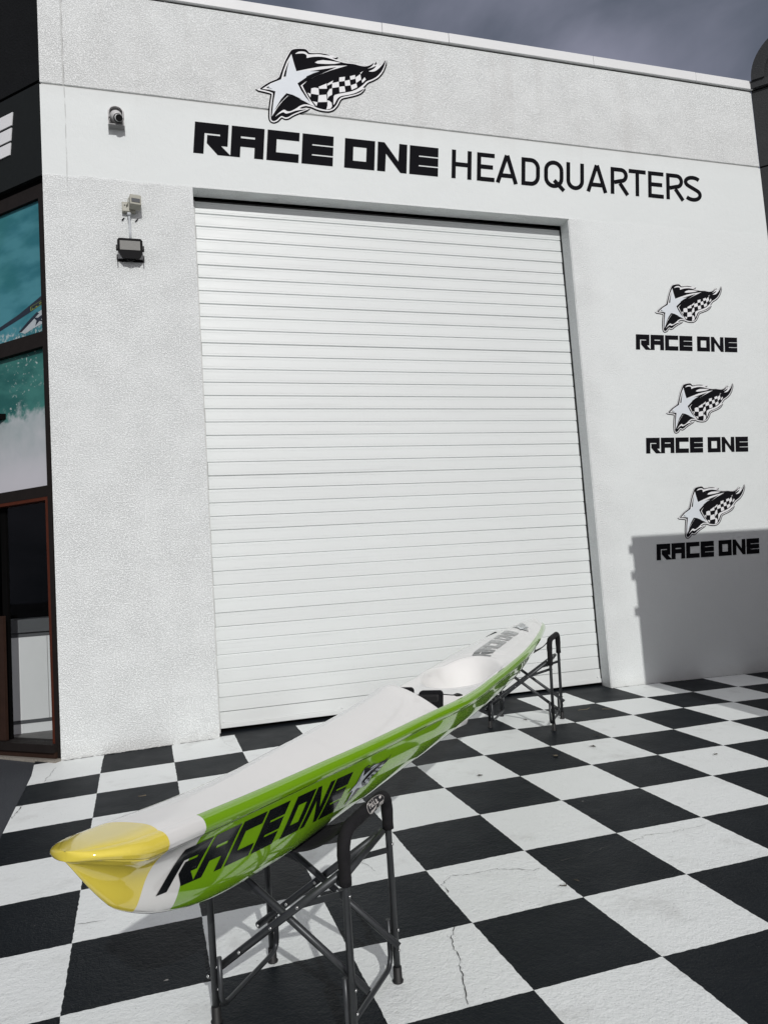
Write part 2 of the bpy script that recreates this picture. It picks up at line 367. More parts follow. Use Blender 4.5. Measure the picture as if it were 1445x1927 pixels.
def box(bm, x0, x1, y0, y1, z0, z1, mw=None, bev=0.0):
    vs = [bm.verts.new((x, y, z)) for x in (x0, x1) for y in (y0, y1) for z in (z0, z1)]
    fs = [bm.faces.new([vs[i] for i in q]) for q in ((0, 1, 3, 2), (4, 6, 7, 5), (0, 4, 5, 1), (2, 3, 7, 6), (0, 2, 6, 4), (1, 5, 7, 3))]
    if bev > 0:
        es = list({e for f in fs for e in f.edges})
        r = bmesh.ops.bevel(bm, geom=es, offset=bev, segments=2, affect='EDGES', profile=0.6)
        vs = list({v for f in r['faces'] for v in f.verts} | {v for v in vs if v.is_valid})
    if mw is not None:
        for v in vs: v.co = mw @ v.co
    return vs
def boxo(name, x0, x1, y0, y1, z0, z1, mat, parent=None, bev=0.0):
    bm = bmesh.new(); box(bm, x0, x1, y0, y1, z0, z1, bev=bev); bm.normal_update()
    return obj(name, bm, mat, parent)
def tube(bm, pts, r, n=12, caps=True, radii=None):
    pts = [Vector(p) for p in pts]; rings = []
    t0 = (pts[1]-pts[0]).normalized()
    up = Vector((0, 0, 1)) if abs(t0.z) < 0.9 else Vector((1, 0, 0))
    nrm = t0.cross(up).normalized()
    for i, p in enumerate(pts):
        if i == 0: t = pts[1]-pts[0]
        elif i == len(pts)-1: t = pts[-1]-pts[-2]
        else: t = (pts[i+1]-p).normalized()+(p-pts[i-1]).normalized()
        t.normalize(); nrm = (nrm-t*nrm.dot(t)).normalized(); b = t.cross(nrm)
        rr = radii[i] if radii else r
        rings.append([bm.verts.new(p+(nrm*math.cos(a)+b*math.sin(a))*rr) for a in [2*math.pi*k/n for k in range(n)]])
    for a, b in zip(rings, rings[1:]):
        for k in range(n):
            f = bm.faces.new((a[k], a[(k+1) % n], b[(k+1) % n], b[k])); f.smooth = True
    if caps:
        bm.faces.new(rings[0][::-1]); bm.faces.new(rings[-1])
def arc_path(corners, rad, seg=8):
    """polyline with filleted corners"""
    P = [Vector(c) for c in corners]; outp = [P[0]]
    for i in range(1, len(P)-1):
        a, b, c = P[i-1], P[i], P[i+1]
        d1 = (a-b).normalized(); d2 = (c-b).normalized(); ang = d1.angle(d2)
        L = min(rad/math.tan(ang/2), (a-b).length*0.49, (c-b).length*0.49)
        p1 = b+d1*L; p2 = b+d2*L
        for k in range(seg+1):
            t = k/seg; outp.append((1-t)**2*p1+2*t*(1-t)*b+t*t*p2)
    outp.append(P[-1]); return outp
def cyl(bm, p0, p1, r, n=14, r2=None):
    tube(bm, [p0, p1], r, n, True, [r, r if r2 is None else r2])
def prism(bm, pts, fn, d0, d1):
    """extrude a 2-D outline between depths d0 and d1; fn(u, v, d) -> 3-D point"""
    a = [bm.verts.new(fn(u, v, d0)) for u, v in pts]; b = [bm.verts.new(fn(u, v, d1)) for u, v in pts]
    f = bm.faces.new(b)
    n = len(pts)
    for i in range(n): bm.faces.new((a[i], a[(i+1) % n], b[(i+1) % n], b[i]))
    f.normal_update(); bmesh.ops.triangulate(bm, faces=[f])
def smooth_poly(pts, it=1):
    for _ in range(it):
        o = []
        n = len(pts)
        for i in range(n):
            a, b = pts[i], pts[(i+1) % n]
            o += [(a[0]*.78+b[0]*.22, a[1]*.78+b[1]*.22), (a[0]*.22+b[0]*.78, a[1]*.22+b[1]*.78)]
        pts = o
    return pts

GA, GB, GC = 0.0181066, 0.0556340, -0.00319791
def gz(x, y):
    xx = max(-4, min(9, x)); yy = max(-12, min(3, y))
    return GA*xx+GB*yy+GC*xx*xx

EMB = {"outer":[[.0,.23],[.022,.243],[.059,.279],[.103,.31],[.165,.344],[.181,.391],[.211,.472],[.24,.53],[.267,.572],[.288,.586],[.328,.594],[.38,.6],[.397,.589],[.407,.573],[.44,.576],[.485,.583],[.529,.581],[.568,.576],[.614,.564],[.602,.557],[.567,.555],[.639,.537],[.679,.532],[.74,.536],[.785,.528],[.816,.527],[.847,.534],[.871,.549],[.901,.573],[.914,.573],[.894,.544],[.92,.55],[.942,.569],[.932,.541],[.963,.567],[1.0,.612],[.985,.552],[.961,.498],[.921,.448],[.875,.418],[.837,.399],[.81,.368],[.793,.351],[.814,.353],[.783,.31],[.74,.286],[.678,.264],[.63,.248],[.611,.227],[.593,.189],[.564,.153],[.53,.135],[.488,.131],[.439,.136],[.391,.153],[.357,.154],[.354,.155],[.327,.145],[.3,.127],[.383,.137],[.351,.119],[.312,.1],[.258,.071],[.221,.043],[.197,.036],[.172,.048],[.156,.031],[.141,.014],[.115,.0],[.094,.004],[.085,.025],[.089,.087],[.1,.154],[.112,.209],[.108,.216],[.073,.222]],"body":[[.021,.237],[.058,.27],[.102,.303],[.168,.338],[.187,.388],[.218,.468],[.247,.526],[.27,.566],[.288,.578],[.328,.588],[.376,.593],[.391,.584],[.403,.566],[.44,.569],[.484,.577],[.528,.576],[.568,.57],[.519,.567],[.475,.569],[.422,.558],[.395,.556],[.383,.567],[.37,.572],[.344,.57],[.322,.564],[.294,.542],[.326,.55],[.352,.555],[.373,.554],[.385,.544],[.38,.522],[.412,.535],[.46,.546],[.509,.551],[.562,.545],[.61,.533],[.678,.525],[.739,.529],[.779,.522],[.815,.521],[.846,.528],[.873,.543],[.901,.566],[.883,.537],[.866,.522],[.837,.504],[.877,.52],[.914,.542],[.897,.518],[.87,.499],[.845,.487],[.869,.486],[.901,.495],[.934,.523],[.962,.556],[.993,.603],[.978,.553],[.953,.502],[.913,.455],[.87,.426],[.828,.407],[.795,.371],[.751,.335],[.704,.31],[.648,.293],[.596,.276],[.568,.262],[.563,.223],[.56,.182],[.577,.209],[.594,.242],[.621,.264],[.677,.279],[.734,.301],[.782,.331],[.806,.347],[.781,.318],[.738,.294],[.676,.273],[.625,.256],[.604,.233],[.586,.195],[.559,.161],[.528,.145],[.489,.142],[.44,.149],[.419,.157],[.372,.167],[.341,.165],[.31,.15],[.279,.124],[.239,.099],[.215,.096],[.197,.107],[.184,.103],[.153,.077],[.121,.04],[.152,.066],[.187,.088],[.203,.075],[.238,.088],[.282,.111],[.369,.131],[.308,.107],[.255,.079],[.219,.052],[.198,.047],[.173,.058],[.155,.042],[.137,.022],[.115,.009],[.099,.013],[.093,.03],[.098,.088],[.109,.156],[.12,.214],[.119,.223],[.077,.233]],"star_edge":[[.271,.537],[.286,.465],[.3,.41],[.388,.441],[.478,.47],[.567,.49],[.687,.509],[.558,.453],[.456,.4],[.379,.351],[.338,.306],[.354,.267],[.385,.21],[.422,.157],[.385,.168],[.313,.204],[.288,.212],[.228,.213],[.188,.17],[.147,.116],[.102,.042],[.109,.089],[.12,.157],[.138,.235],[.095,.242],[.044,.242],[.11,.293],[.184,.332],[.205,.399],[.235,.475]],"star":[[.269,.532],[.284,.464],[.299,.408],[.366,.426],[.478,.437],[.43,.411],[.362,.365],[.302,.318],[.326,.267],[.354,.225],[.384,.186],[.387,.173],[.326,.194],[.263,.222],[.217,.231],[.176,.181],[.138,.122],[.105,.049],[.119,.135],[.14,.235],[.091,.246],[.074,.255],[.119,.294],[.197,.34],[.22,.359],[.234,.421],[.255,.492]],"lines":[[[.6,.483],[.398,.423],[.475,.434],[.424,.411],[.371,.379],[.371,.373],[.303,.317],[.326,.268],[.357,.219],[.388,.184],[.355,.245],[.324,.304],[.36,.336],[.428,.383],[.51,.431]],[[.326,.199],[.263,.224],[.217,.231],[.176,.182],[.143,.125],[.124,.089],[.165,.149],[.224,.215],[.271,.21]],[[.251,.486],[.228,.429],[.213,.391],[.203,.354],[.22,.359],[.232,.416]],[[.096,.269],[.074,.255],[.12,.25],[.089,.258]]],"white":[[[.441,.497],[.463,.513],[.503,.525],[.563,.527],[.638,.524],[.592,.508],[.526,.498],[.461,.492]],[[.402,.293],[.427,.302],[.457,.301],[.457,.25],[.397,.252]],[[.458,.313],[.521,.347],[.519,.306],[.462,.298]],[[.526,.346],[.571,.377],[.562,.353],[.525,.33]],[[.371,.256],[.397,.25],[.391,.221]],[[.453,.247],[.513,.26],[.515,.204],[.445,.193]],[[.406,.195],[.443,.192],[.433,.161]],[[.562,.355],[.613,.373],[.613,.332],[.559,.317]],[[.539,.306],[.559,.314],[.556,.265],[.53,.247],[.521,.228],[.519,.273]],[[.518,.217],[.533,.214],[.548,.201],[.55,.176],[.539,.156],[.504,.144],[.515,.176]],[[.619,.407],[.663,.418],[.658,.384],[.615,.373]],[[.658,.385],[.697,.399],[.701,.357],[.66,.346]],[[.613,.333],[.654,.344],[.659,.302],[.613,.29]],[[.7,.427],[.742,.443],[.741,.413],[.703,.399]],[[.702,.356],[.747,.378],[.752,.348],[.707,.321]],[[.743,.424],[.782,.455],[.787,.414],[.745,.38]],[[.783,.466],[.806,.481],[.785,.456]],[[.789,.404],[.814,.435],[.823,.419],[.793,.387]]]}

# ================================================================== ground
def sheet(name, xs, ys, zf, mat):
    bm = bmesh.new(); V = [[bm.verts.new((x, y, zf(x, y))) for x in xs] for y in ys]
    for j in range(len(ys)-1):
        for i in range(len(xs)-1): bm.faces.new((V[j][i], V[j][i+1], V[j+1][i+1], V[j+1][i]))
    return obj(name, bm, mat, smooth=True)
xs = [-1500, -300, -60, -20, -8, -5] + [-4+0.5*i for i in range(27)] + [12, 30, 80, 300, 1500]
ys = [-1500, -300, -80, -30, -16] + [-12+0.5*i for i in range(31)] + [5, 10, 40, 300, 1500]
g = sheet('ground', xs, ys, lambda x, y: gz(x, y)-0.012, 'asphalt'); tag(g, kind='structure')
yard = sheet('yard_bounce_slab', [-45, -20, -8, -4, 0, 4, 9, 20, 45], [-60, -30, -16, -12, -11, -10, -9.25], lambda x, y: gz(x, y)-0.004, 'yard'); tag(yard, kind='structure')  # unseen pale slab added behind the camera to bounce light onto the wall

RES = [(0,0,.028,-.071),(0,1,.023,-.006),(0,2,.02,.019),(1,0,-.01,-.042),(1,1,-.009,-.003),(1,2,-.009,.025),(1,4,-.004,.019),(1,5,-.002,.012),(1,6,.001,.006),(2,0,-.006,-.05),(2,1,-.006,-.015),(2,5,.001,.004),(3,0,-.02,-.031),(3,-1,-.016,.027),(4,-1,-.009,.049),(7,2,-.014,-.001),(8,2,-.023,-.002),(9,2,-.005,-.022),(10,2,.028,.006),(7,3,.004,.006),(8,3,-.008,-.002),(9,3,.013,-.011),(6,3,-.004,.002),(7,4,-.002,.002),(8,4,.006,.003),(6,4,.001,.023),(7,5,.001,-.008),(6,5,0,-.003),(5,4,.004,.024),(5,3,-.003,.017),(6,2,-.01,.018),(7,1,.005,.041),(8,1,-.012,-.001),(9,0,-.009,-.002),(9,1,.017,-.007),(10,0,.003,-.01),(10,1,.012,.02),(11,0,-.005,-.009),(5,5,-.004,.005),(4,5,-.004,.001),(5,6,-.009,-.013),(6,6,.002,-.013),(4,6,-.005,-.018),(5,7,.005,-.004),(4,7,0,-.001)]
def gridpt(i, j):
    X = -0.8755994+0.5373749*i; Y = -0.5064290-0.5373749*j
    sw = sx = sy = 0
    for a, b, dx, dy in RES:
        w = math.exp(-((a-i)**2+(b-j)**2)/0.35)+1e-9
        sw += w; sx += w*dx; sy += w*dy
    k = min(1, sw/0.3)
    X += sx/sw*k; Y += sy/sw*k
    return X, Y, gz(X, Y)
bm = bmesh.new(); uvl = bm.loops.layers.uv.new('UVMap')
I = [i/2 for i in range(0, 41)]; J = [-2.2, -2, -1.5, -1] + [-0.5+0.5*k for k in range(0, 32)]
VG = {}
for i in I:
    for j in J: VG[i, j] = bm.verts.new(gridpt(i, j))
for a, b in zip(I, I[1:]):
    for c, d in zip(J, J[1:]):
        f = bm.faces.new((VG[a, c], VG[a, d], VG[b, d], VG[b, c])); f.smooth = True
        for lp, uv in zip(f.loops, ((a, c), (a, d), (b, d), (b, c))): lp[uvl].uv = uv
pav = obj('checkered_pavement', bm, 'floor'); tag(pav, kind='structure')

def crack(pts, wid, mat, seed, dz):
    rnd = random.Random(seed); P = []
    for (x0, y0), (x1, y1) in zip(pts, pts[1:]):
        n = max(2, int(math.hypot(x1-x0, y1-y0)/0.016))
        for k in range(n):
            t = k/n; P.append((x0+(x1-x0)*t+rnd.gauss(0, .0045), y0+(y1-y0)*t+rnd.gauss(0, .0045)))
    bm = bmesh.new(); prev = None
    for k in range(len(P)-1):
        dx, dy = P[k+1][0]-P[k][0], P[k+1][1]-P[k][1]; L = math.hypot(dx, dy) or 1
        w = wid*rnd.uniform(.15, 1.0)
        if rnd.random() < .12: w *= 1.8
        q = [bm.verts.new((P[k][0]+s*w*-dy/L, P[k][1]+s*w*dx/L, gz(*P[k])+dz)) for s in (-1, 1)]
        if prev: bm.faces.new((prev[0], prev[1], q[1], q[0]))
        prev = q
    bmesh.ops.recalc_face_normals(bm, faces=bm.faces)
    return obj('crack', bm, mat, pav)

CR = {'a': [(1.284, -3.371), (1.358, -3.303), (1.447, -3.328), (1.572, -3.327), (1.676, -3.372), (1.73, -3.42), (1.806, -3.398)],
 'b': [(1.284, -3.371), (1.287, -3.438), (1.274, -3.495)], 'b2': [(1.232, -3.64), (1.245, -3.674)],
 'c': [(1.183, -3.755), (1.131, -3.858), (1.113, -3.968), (1.078, -4.084), (1.051, -4.173), (1.03, -4.259), (1.036, -4.279)],
 'd': [(2.354, -3.323), (2.478, -3.287), (2.606, -3.313), (2.76, -3.309), (2.861, -3.301)],
 'e': [(1.911, -3.384), (2.073, -3.365), (2.202, -3.325), (2.276, -3.332)],
 'f': [(-0.336, -3.011), (-0.269, -3.024), (-0.179, -3.029)],
 'g': [(-0.69, -0.2), (-0.713, -0.373), (-0.737, -0.571)],
 'h': [(-0.808, -1.053), (-0.825, -1.158), (-0.838, -1.254), (-0.854, -1.337)],
 'i': [(1.019, -2.891), (1.019, -2.998), (1.039, -3.07), (1.038, -3.129)],
 'j': [(0.609, 0.014), (0.609, -0.2), (0.648, -0.336), (0.701, -0.476)]}
WID = dict(a=.0022, b=.002, b2=.0015, c=.0024, d=.0026, e=.002, f=.0022, g=.002, h=.003, i=.0014, j=.0012)
for n_, (k_, v_) in enumerate(CR.items()):
    crack(v_, WID[k_], 'crack_dull' if k_ in ('d', 'j') else 'crack', 11+n_, 0.0035)

for n_, (xa, xb) in enumerate(((-.66, -.2), (-.2, .25), (.25, .585), (4.485, 5.3), (5.3, 6.2), (6.2, 7.05))):
    crack([(xa, -.007), (xb, -.007)], .0075 if n_ in (0, 1) else .0045, 'crack', 60+n_, .0045)
# ================================================================== the white building
bld = thing('white_building', 'white painted roughcast warehouse front with a tall roller shutter opening', 'building', (1.9, 0.15, 0))
BL = Matrix.Translation((-1.9, -0.15, 0))
WX0, WX1 = -0.667, 7.10
bm = bmesh.new()
prism(bm, [(WX0, -.3), (.5905, -.3), (.5905, 4.929), (.78, 4.9315), (4.4725, 4.9335), (4.4725, -.3), (WX1, -.3), (WX1, 5.752), (WX0, 5.752)],
      lambda u, v, d: (u, d, v), 0.17, 0.0)
bmesh.ops.recalc_face_normals(bm, faces=bm.faces)
obj('wall_panel', bm, 'wall', bld, mw=BL)
# upper panels above the horizontal joint, split by the vertical joint near the corner
for a, b, nm in ((WX0, -0.4795, 'wall_panel'), (-0.4725, WX1, 'wall_panel')):
    bm = bmesh.new(); box(bm, a, b, 0.002, 0.17, 5.776, 6.698, bev=0.006)
    bmesh.ops.recalc_face_normals(bm, faces=bm.faces)
    obj(nm, bm, 'wall', bld, mw=BL)
bm = bmesh.new(); box(bm, WX0+.004, WX1-.004, .016, .17, 5.7525, 5.7755); obj('joint_filler', bm, M['soffit'], bld, mw=BL)
bm = bmesh.new(); box(bm, -.4795, -.4725, .012, .17, 5.772, 6.698); obj('joint_filler', bm, M['soffit'], bld, mw=BL)
# coping made of lengths of folded sheet
seams = [WX0, 0.42, 2.52, 3.24, 4.95, 6.30, WX1+.01]
for a, b in zip(seams, seams[1:]):
    bm = bmesh.new(); box(bm, a+.0015, b-.0015, -.028+random.uniform(-.002, .002), .34, 6.712, 6.815+random.uniform(-.002, .002), bev=.004)
    bmesh.ops.recalc_face_normals(bm, faces=bm.faces)
    obj('coping', bm, 'coping', bld, mw=BL)
bm = bmesh.new(); box(bm, WX0, WX1, .006, .33, 6.699, 6.7115); obj('drip_edge', bm, 'metal_dark', bld, mw=BL)
# raised plaster stop along the right reveal, and back of the lintel
bm = bmesh.new(); box(bm, 4.463, 4.4722, .004, .018, .02, 4.925, bev=.003); obj('corner_bead', bm, 'wall', bld, mw=BL)
bm = bmesh.new(); box(bm, WX0+.01, .5905, .172, .42, -.3, 6.69); box(bm, 4.4745, WX1, .172, .42, -.3, 6.69); box(bm, .5925, 4.4725, .30, .42, 4.905, 6.69)
obj('rear_wall', bm, 'black', bld, mw=BL)
bm = bmesh.new(); box(bm, WX0, WX1, .35, 6, 6.6, 6.68); obj('roof', bm, 'metal_dark', bld, mw=BL)

# ---- roller shutter
sh = thing('roller_shutter', 'white horizontally slatted roller shutter closed in the tall warehouse doorway', 'roller door', (2.53, 0.185, 0.058))
def shl(): return Matrix.Translation((-2.53, -0.185, -0.058))
Z0, P = 0.198, (4.777-0.198)/37
SX0, SX1 = 0.618, 4.4615
prof = [(0.0, 0.011), (.018, .0108), (.042, .003), (.052, .0003), (.07, 0), (.18, 0), (.187, .0018), (.203, .0018), (.21, 0), (.77, 0), (.777, .0018), (.793, .0018), (.80, 0), (.93, 0), (.948, .002), (.966, .0098), (1.0, .011)]
bm = bmesh.new()
cols = [SX0-2.53, -1.2, -.4, .5, 1.3, SX1-2.53]
rows = []
for x in cols: rows.append([bm.verts.new((x, d, t*P)) for t, d in prof])
for a, b in zip(rows, rows[1:]):
    for k in range(len(prof)-1):
        f = bm.faces.new((a[k], b[k], b[k+1], a[k+1]))
slat_me = bpy.data.meshes.new('slat'); bm.to_mesh(slat_me); bm.free(); slat_me.materials.append(M['slat'])
for i in range(38):
    o = bpy.data.objects.new('slat', slat_me); COL.objects.link(o); o.parent = sh
    z = Z0+i*P-0.058
    o.location = (random.uniform(-.002, .002), 0.0+random.uniform(-.0012, .0012), z)
    o.rotation_euler = (random.gauss(0, .006), random.gauss(0, .00012), random.gauss(0, .0006))
    o.scale = (1, 1, .985 if i == 37 else 1)
bm = bmesh.new()
box(bm, SX0, SX1+.008, .170, .20, .058, .100, bev=.004); box(bm, SX0, SX1+.004, .178, .20, .1005, .1965, bev=.002)
bmesh.ops.recalc_face_normals(bm, faces=bm.faces)
obj('bottom_rail', bm, M['slat'], sh, mw=shl())
for x in (.648, 1.72, 2.95, 4.43):
    bm = bmesh.new(); cyl(bm, (x, .182, .118), (x, .168, .118), .008, 10); obj('rivet', bm, M['coping'], sh, mw=shl())
for a, b in ((.596, .6165), (4.4675, 4.4715)):
    bm = bmesh.new(); box(bm, a, b, .176, .215, .0, 4.9); obj('side_guide', bm, 'soffit' if a < 2 else 'metal_dark', sh, mw=shl())
bm = bmesh.new(); box(bm, .592, 4.4715, .215, .24, .0, 4.93); obj('curtain_back', bm, 'black', sh, mw=shl())  # black sheet standing in for the unlit opening behind the slats
bm = bmesh.new(); tube(bm, [(.62, .22, 4.918), (2.5, .22, 4.918), (4.45, .22, 4.918)], .010, 8); obj('head_rod', bm, 'metal_dark', sh, mw=shl())

# ================================================================== lettering
def T_(pts): return pts
GLY = {
 'R': [[(0,0),(0,1),(1,1),(1,.30),(.80,.30),(1.12,0),(.72,0),(.38,.35),(.38,.61),(.76,.61),(.76,.67),(.30,.67),(.30,0)]],
 'A': [[(0,0),(0,1),(1,1),(1,0),(.72,0),(.72,.35),(.29,.35),(.29,.62),(.72,.62),(.72,.69),(.2899,.69),(.2899,0)]],
 'C': [[(0,0),(0,1),(1,1),(1,.72),(.29,.72),(.29,.28),(1,.28),(1,0)]],
 'E': [[(0,0),(0,1),(1,1),(1,.68),(.32,.68),(.32,.63),(1,.63),(1,.345),(.32,.345),(.32,.295),(1,.295),(1,0)]],
 'O': [[(0,0),(0,1),(1,1),(1,0),(.0001,0),(.28,.26),(.72,.26),(.72,.74),(.28,.74),(.28,.26)]],
 'N': [[(0,0),(0,1),(.22,1),(.71,.38),(.73,1),(1,1),(1,0),(.79,0),(.28,.62),(.27,0)]],
}
GLY['O'] = [[(0,0),(0,1),(1,1),(1,.74),(.28,.74),(.28,0)], [(.28,0),(.28,.26),(.72,.26),(.72,.74),(1,.74),(1,0)]]
GLY['A'] = [[(0,0),(0,1),(1,1),(1,.69),(.29,.69),(.29,0)], [(.29,.35),(.29,.62),(.72,.62),(.72,.69),(1,.69),(1,0),(.72,0),(.72,.35)]]
WG, GG = .305/.302, .029/.302           # glyph advance in letter heights
def layout(text, space=.114/.302):
    x = 0; o = []
    for c in text:
        if c == ' ': x += space-GG; continue
        o.append((c, x)); x += WG+GG
    return o, x-GG
def mesh2d(polys, fn, step=None):
    """2-D polygons, optionally diced at 'step', mapped by fn -> bmesh"""
    bm = bmesh.new()
    for pl in polys:
        f = bm.faces.new([bm.verts.new((u, v, 0)) for u, v in pl])
    bm.normal_update(); bmesh.ops.triangulate(bm, faces=bm.faces[:])
    if step:
        us = [v.co.x for v in bm.verts]; vs = [v.co.y for v in bm.verts]
        x = min(us)+step
        while x < max(us):
            bmesh.ops.bisect_plane(bm, geom=bm.verts[:]+bm.edges[:]+bm.faces[:], plane_co=(x, 0, 0), plane_no=(1, 0, 0)); x += step
        y = min(vs)+step
        while y < max(vs):
            bmesh.ops.bisect_plane(bm, geom=bm.verts[:]+bm.edges[:]+bm.faces[:], plane_co=(0, y, 0), plane_no=(0, 1, 0)); y += step
    for v in bm.verts: v.co = Vector(fn(v.co.x, v.co.y))
    return bm
def wall_text(text, x, z, h, label, group=None, cat='wall lettering'):
    t = thing('wall_lettering', label, cat, (x, 0, z), group=group)
    lay, tot = layout(text)
    for c, gx in lay:
        bm = bmesh.new()
        for pl in GLY[c]:
            prism(bm, [((gx+px*WG)*h+py*h*.10, py*h) for px, py in pl], lambda u, v, d: (u, d, v), 0.004, -0.0035)
        bmesh.ops.recalc_face_normals(bm, faces=bm.faces)
        obj('letter', bm, 'vinyl_black', t)
    return t
wall_text('RACE ONE', .611, 5.2615, .3025, 'large bold black RACE ONE lettering above the roller shutter', cat='wall lettering')
for z, lab in ((3.530, 'topmost of the three small RACE ONE wordmarks on the right pier'),
               (2.400, 'middle small RACE ONE wordmark on the right pier, in full sun'),
               (1.267, 'lowest small RACE ONE wordmark, in the shadow on the right pier')):
    wall_text('RACE ONE', 5.149, z, .1655*1.015, lab, 'small RACE ONE wordmarks on the right pier')

# thin-stroke capitals for HEADQUARTERS, every stroke a ribbon
def ribbon(pts, t, closed=False):
    n = len(pts); L = []; Rr = []
    for i in range(n):
        p = Vector((*pts[i], 0))
        a = Vector((*pts[i-1], 0)) if (i > 0 or closed) else None
        c = Vector((*pts[(i+1) % n], 0)) if (i < n-1 or closed) else None
        d1 = (p-a).normalized() if a is not None else None; d2 = (c-p).normalized() if c is not None else None
        if d1 is None: d1 = d2
        if d2 is None: d2 = d1
        n1 = Vector((-d1.y, d1.x, 0)); n2 = Vector((-d2.y, d2.x, 0)); m = (n1+n2)
        m = m.normalized() if m.length > 1e-6 else n1
        k = t/2/max(.5, m.dot(n1))
        L.append((p.x+m.x*k, p.y+m.y*k)); Rr.append((p.x-m.x*k, p.y-m.y*k))
    return L, Rr
def arcp(cx_, cy_, rx, ry, a0, a1, n=10):
    return [(cx_+rx*math.cos(R(a0+(a1-a0)*k/n)), cy_+ry*math.sin(R(a0+(a1-a0)*k/n))) for k in range(n+1)]
def din(c, w, t=.145):
    h = t/2
    if c == 'H': return [[(h,0),(h,1)], [(w-h,0),(w-h,1)], [(t,.5),(w-t,.5)]]
    if c == 'E': return [[(h,0),(h,1)], [(t,1-h),(w,1-h)], [(t,.51),(w-.06,.51)], [(t,h),(w,h)]]
    if c == 'A': return [[(h,0),(w/2-.01,1),], [(w-h,0),(w/2+.01,1)], [(w*.24,.27),(w*.76,.27)]]
    if c == 'D': return [[(h,0),(h,1)], [(t,1-h)]+arcp(w-.34,.64,.34-h,.36-h,90,0,8)+arcp(w-.34,.36,.34-h,.36-h,0,-90,8)+[(t,h)]]
    if c == 'Q': return [arcp(w/2,.64,w/2-h,.36-h,0,180,12)+arcp(w/2,.36,w/2-h,.36-h,180,360,12)+[(w-h,.64)], [(w*.52,.28),(w*1.03,-.07)]]
    if c == 'U': return [[(h,1)]+arcp(w/2,.34,w/2-h,.34-h,180,360,12)+[(w-h,1)]]
    if c == 'R': return [[(h,0),(h,1)], [(t,1-h)]+arcp(w-.30,.72,.28-h,.28-h,90,-90,10)+[(t,.44+h-.07)], [(w*.52,.42),(w-.03,0)]]
    if c == 'T': return [[(w/2,0),(w/2,1-t)], [(0,1-h),(w,1-h)]]
    if c == 'S': return [arcp(w/2-.02,.745,w/2-.04,.255-h,35,90,5)+arcp(w/2-.02,.745,w/2-.06,.255-h,90,235,8)[1:]+arcp(w/2,.27,w/2-h,.27-h,58,-90,9)+arcp(w/2,.27,w/2-.02,.27-h,-90,-145,5)[1:]]
LET = [('H', 3.157, 3.375), ('E', 3.437, 3.634), ('A', 3.649, 3.902), ('D', 3.944, 4.159), ('Q', 4.21, 4.44), ('U', 4.477, 4.69), ('A', 4.72, 4.98), ('R', 5.023, 5.246), ('T', 5.253, 5.471), ('E', 5.503, 5.704), ('R', 5.741, 5.971), ('S', 5.987, 6.216)]
hq = thing('wall_lettering', 'slim black HEADQUARTERS lettering to the right of the bold name', 'wall lettering', (3.157, 0, 5.262))
Hh = .306
for c, xa, xb in LET:
    bm = bmesh.new(); w = (xb-xa)/Hh
    for k, st in enumerate(din(c, w)):
        L, Q = ribbon(st, .145)
        dd = -0.0035-0.0004*k
        for i in range(len(st)-1):
            q = [L[i], L[i+1], Q[i+1], Q[i]]
            a = [bm.verts.new((xa-3.157+u*Hh+v*Hh*.10, dd, v*Hh)) for u, v in q]; bm.faces.new(a)
            b_ = [bm.verts.new((xa-3.157+u*Hh+v*Hh*.10, .004, v*Hh)) for u, v in q]
            for (i1, i2) in ((0, 1), (2, 3)): bm.faces.new((a[i1], a[i2], b_[i2], b_[i1]))
    bmesh.ops.remove_doubles(bm, verts=bm.verts, dist=1e-5); bmesh.ops.recalc_face_normals(bm, faces=bm.faces)
    obj('letter', bm, 'vinyl_black', hq)

# ---- star-and-flag emblem
def emblem_layers():
    yield 'outline', [EMB['outer']], 'vinyl_black', 0, .010
    yield 'backing', [EMB['outer']], 'vinyl_white', 1, 0
    yield 'flag', [EMB['body']], 'vinyl_black', 2, 0
    yield 'star_border', [EMB['star_edge']], 'vinyl_white', 3, 0
    yield 'star', [EMB['star']], 'vinyl_grey', 4, 0
    yield 'flame_line', EMB['lines'], 'vinyl_black', 5, 0
    yield 'flag_check', EMB['white'], 'vinyl_white', 3, 0
def grow(pts, d):
    n = len(pts); A = sum(pts[i][0]*pts[(i+1) % n][1]-pts[(i+1) % n][0]*pts[i][1] for i in range(n)); sg = 1 if A < 0 else -1
    o = []
    for i in range(n):
        a, p, c = pts[i-1], pts[i], pts[(i+1) % n]
        d1 = Vector((p[0]-a[0], p[1]-a[1])).normalized(); d2 = Vector((c[0]-p[0], c[1]-p[1])).normalized()
        n1 = Vector((-d1.y, d1.x)); n2 = Vector((-d2.y, d2.x)); m = n1+n2
        m = m.normalized() if m.length > .2 else n1
        k = 1.0 if m.y*sg < .25 else .1
        o.append((p[0]+m.x*d*sg*k, p[1]+m.y*d*sg*k))
    return o
def poly_clean(pl): return [tuple(p) for p in pl]
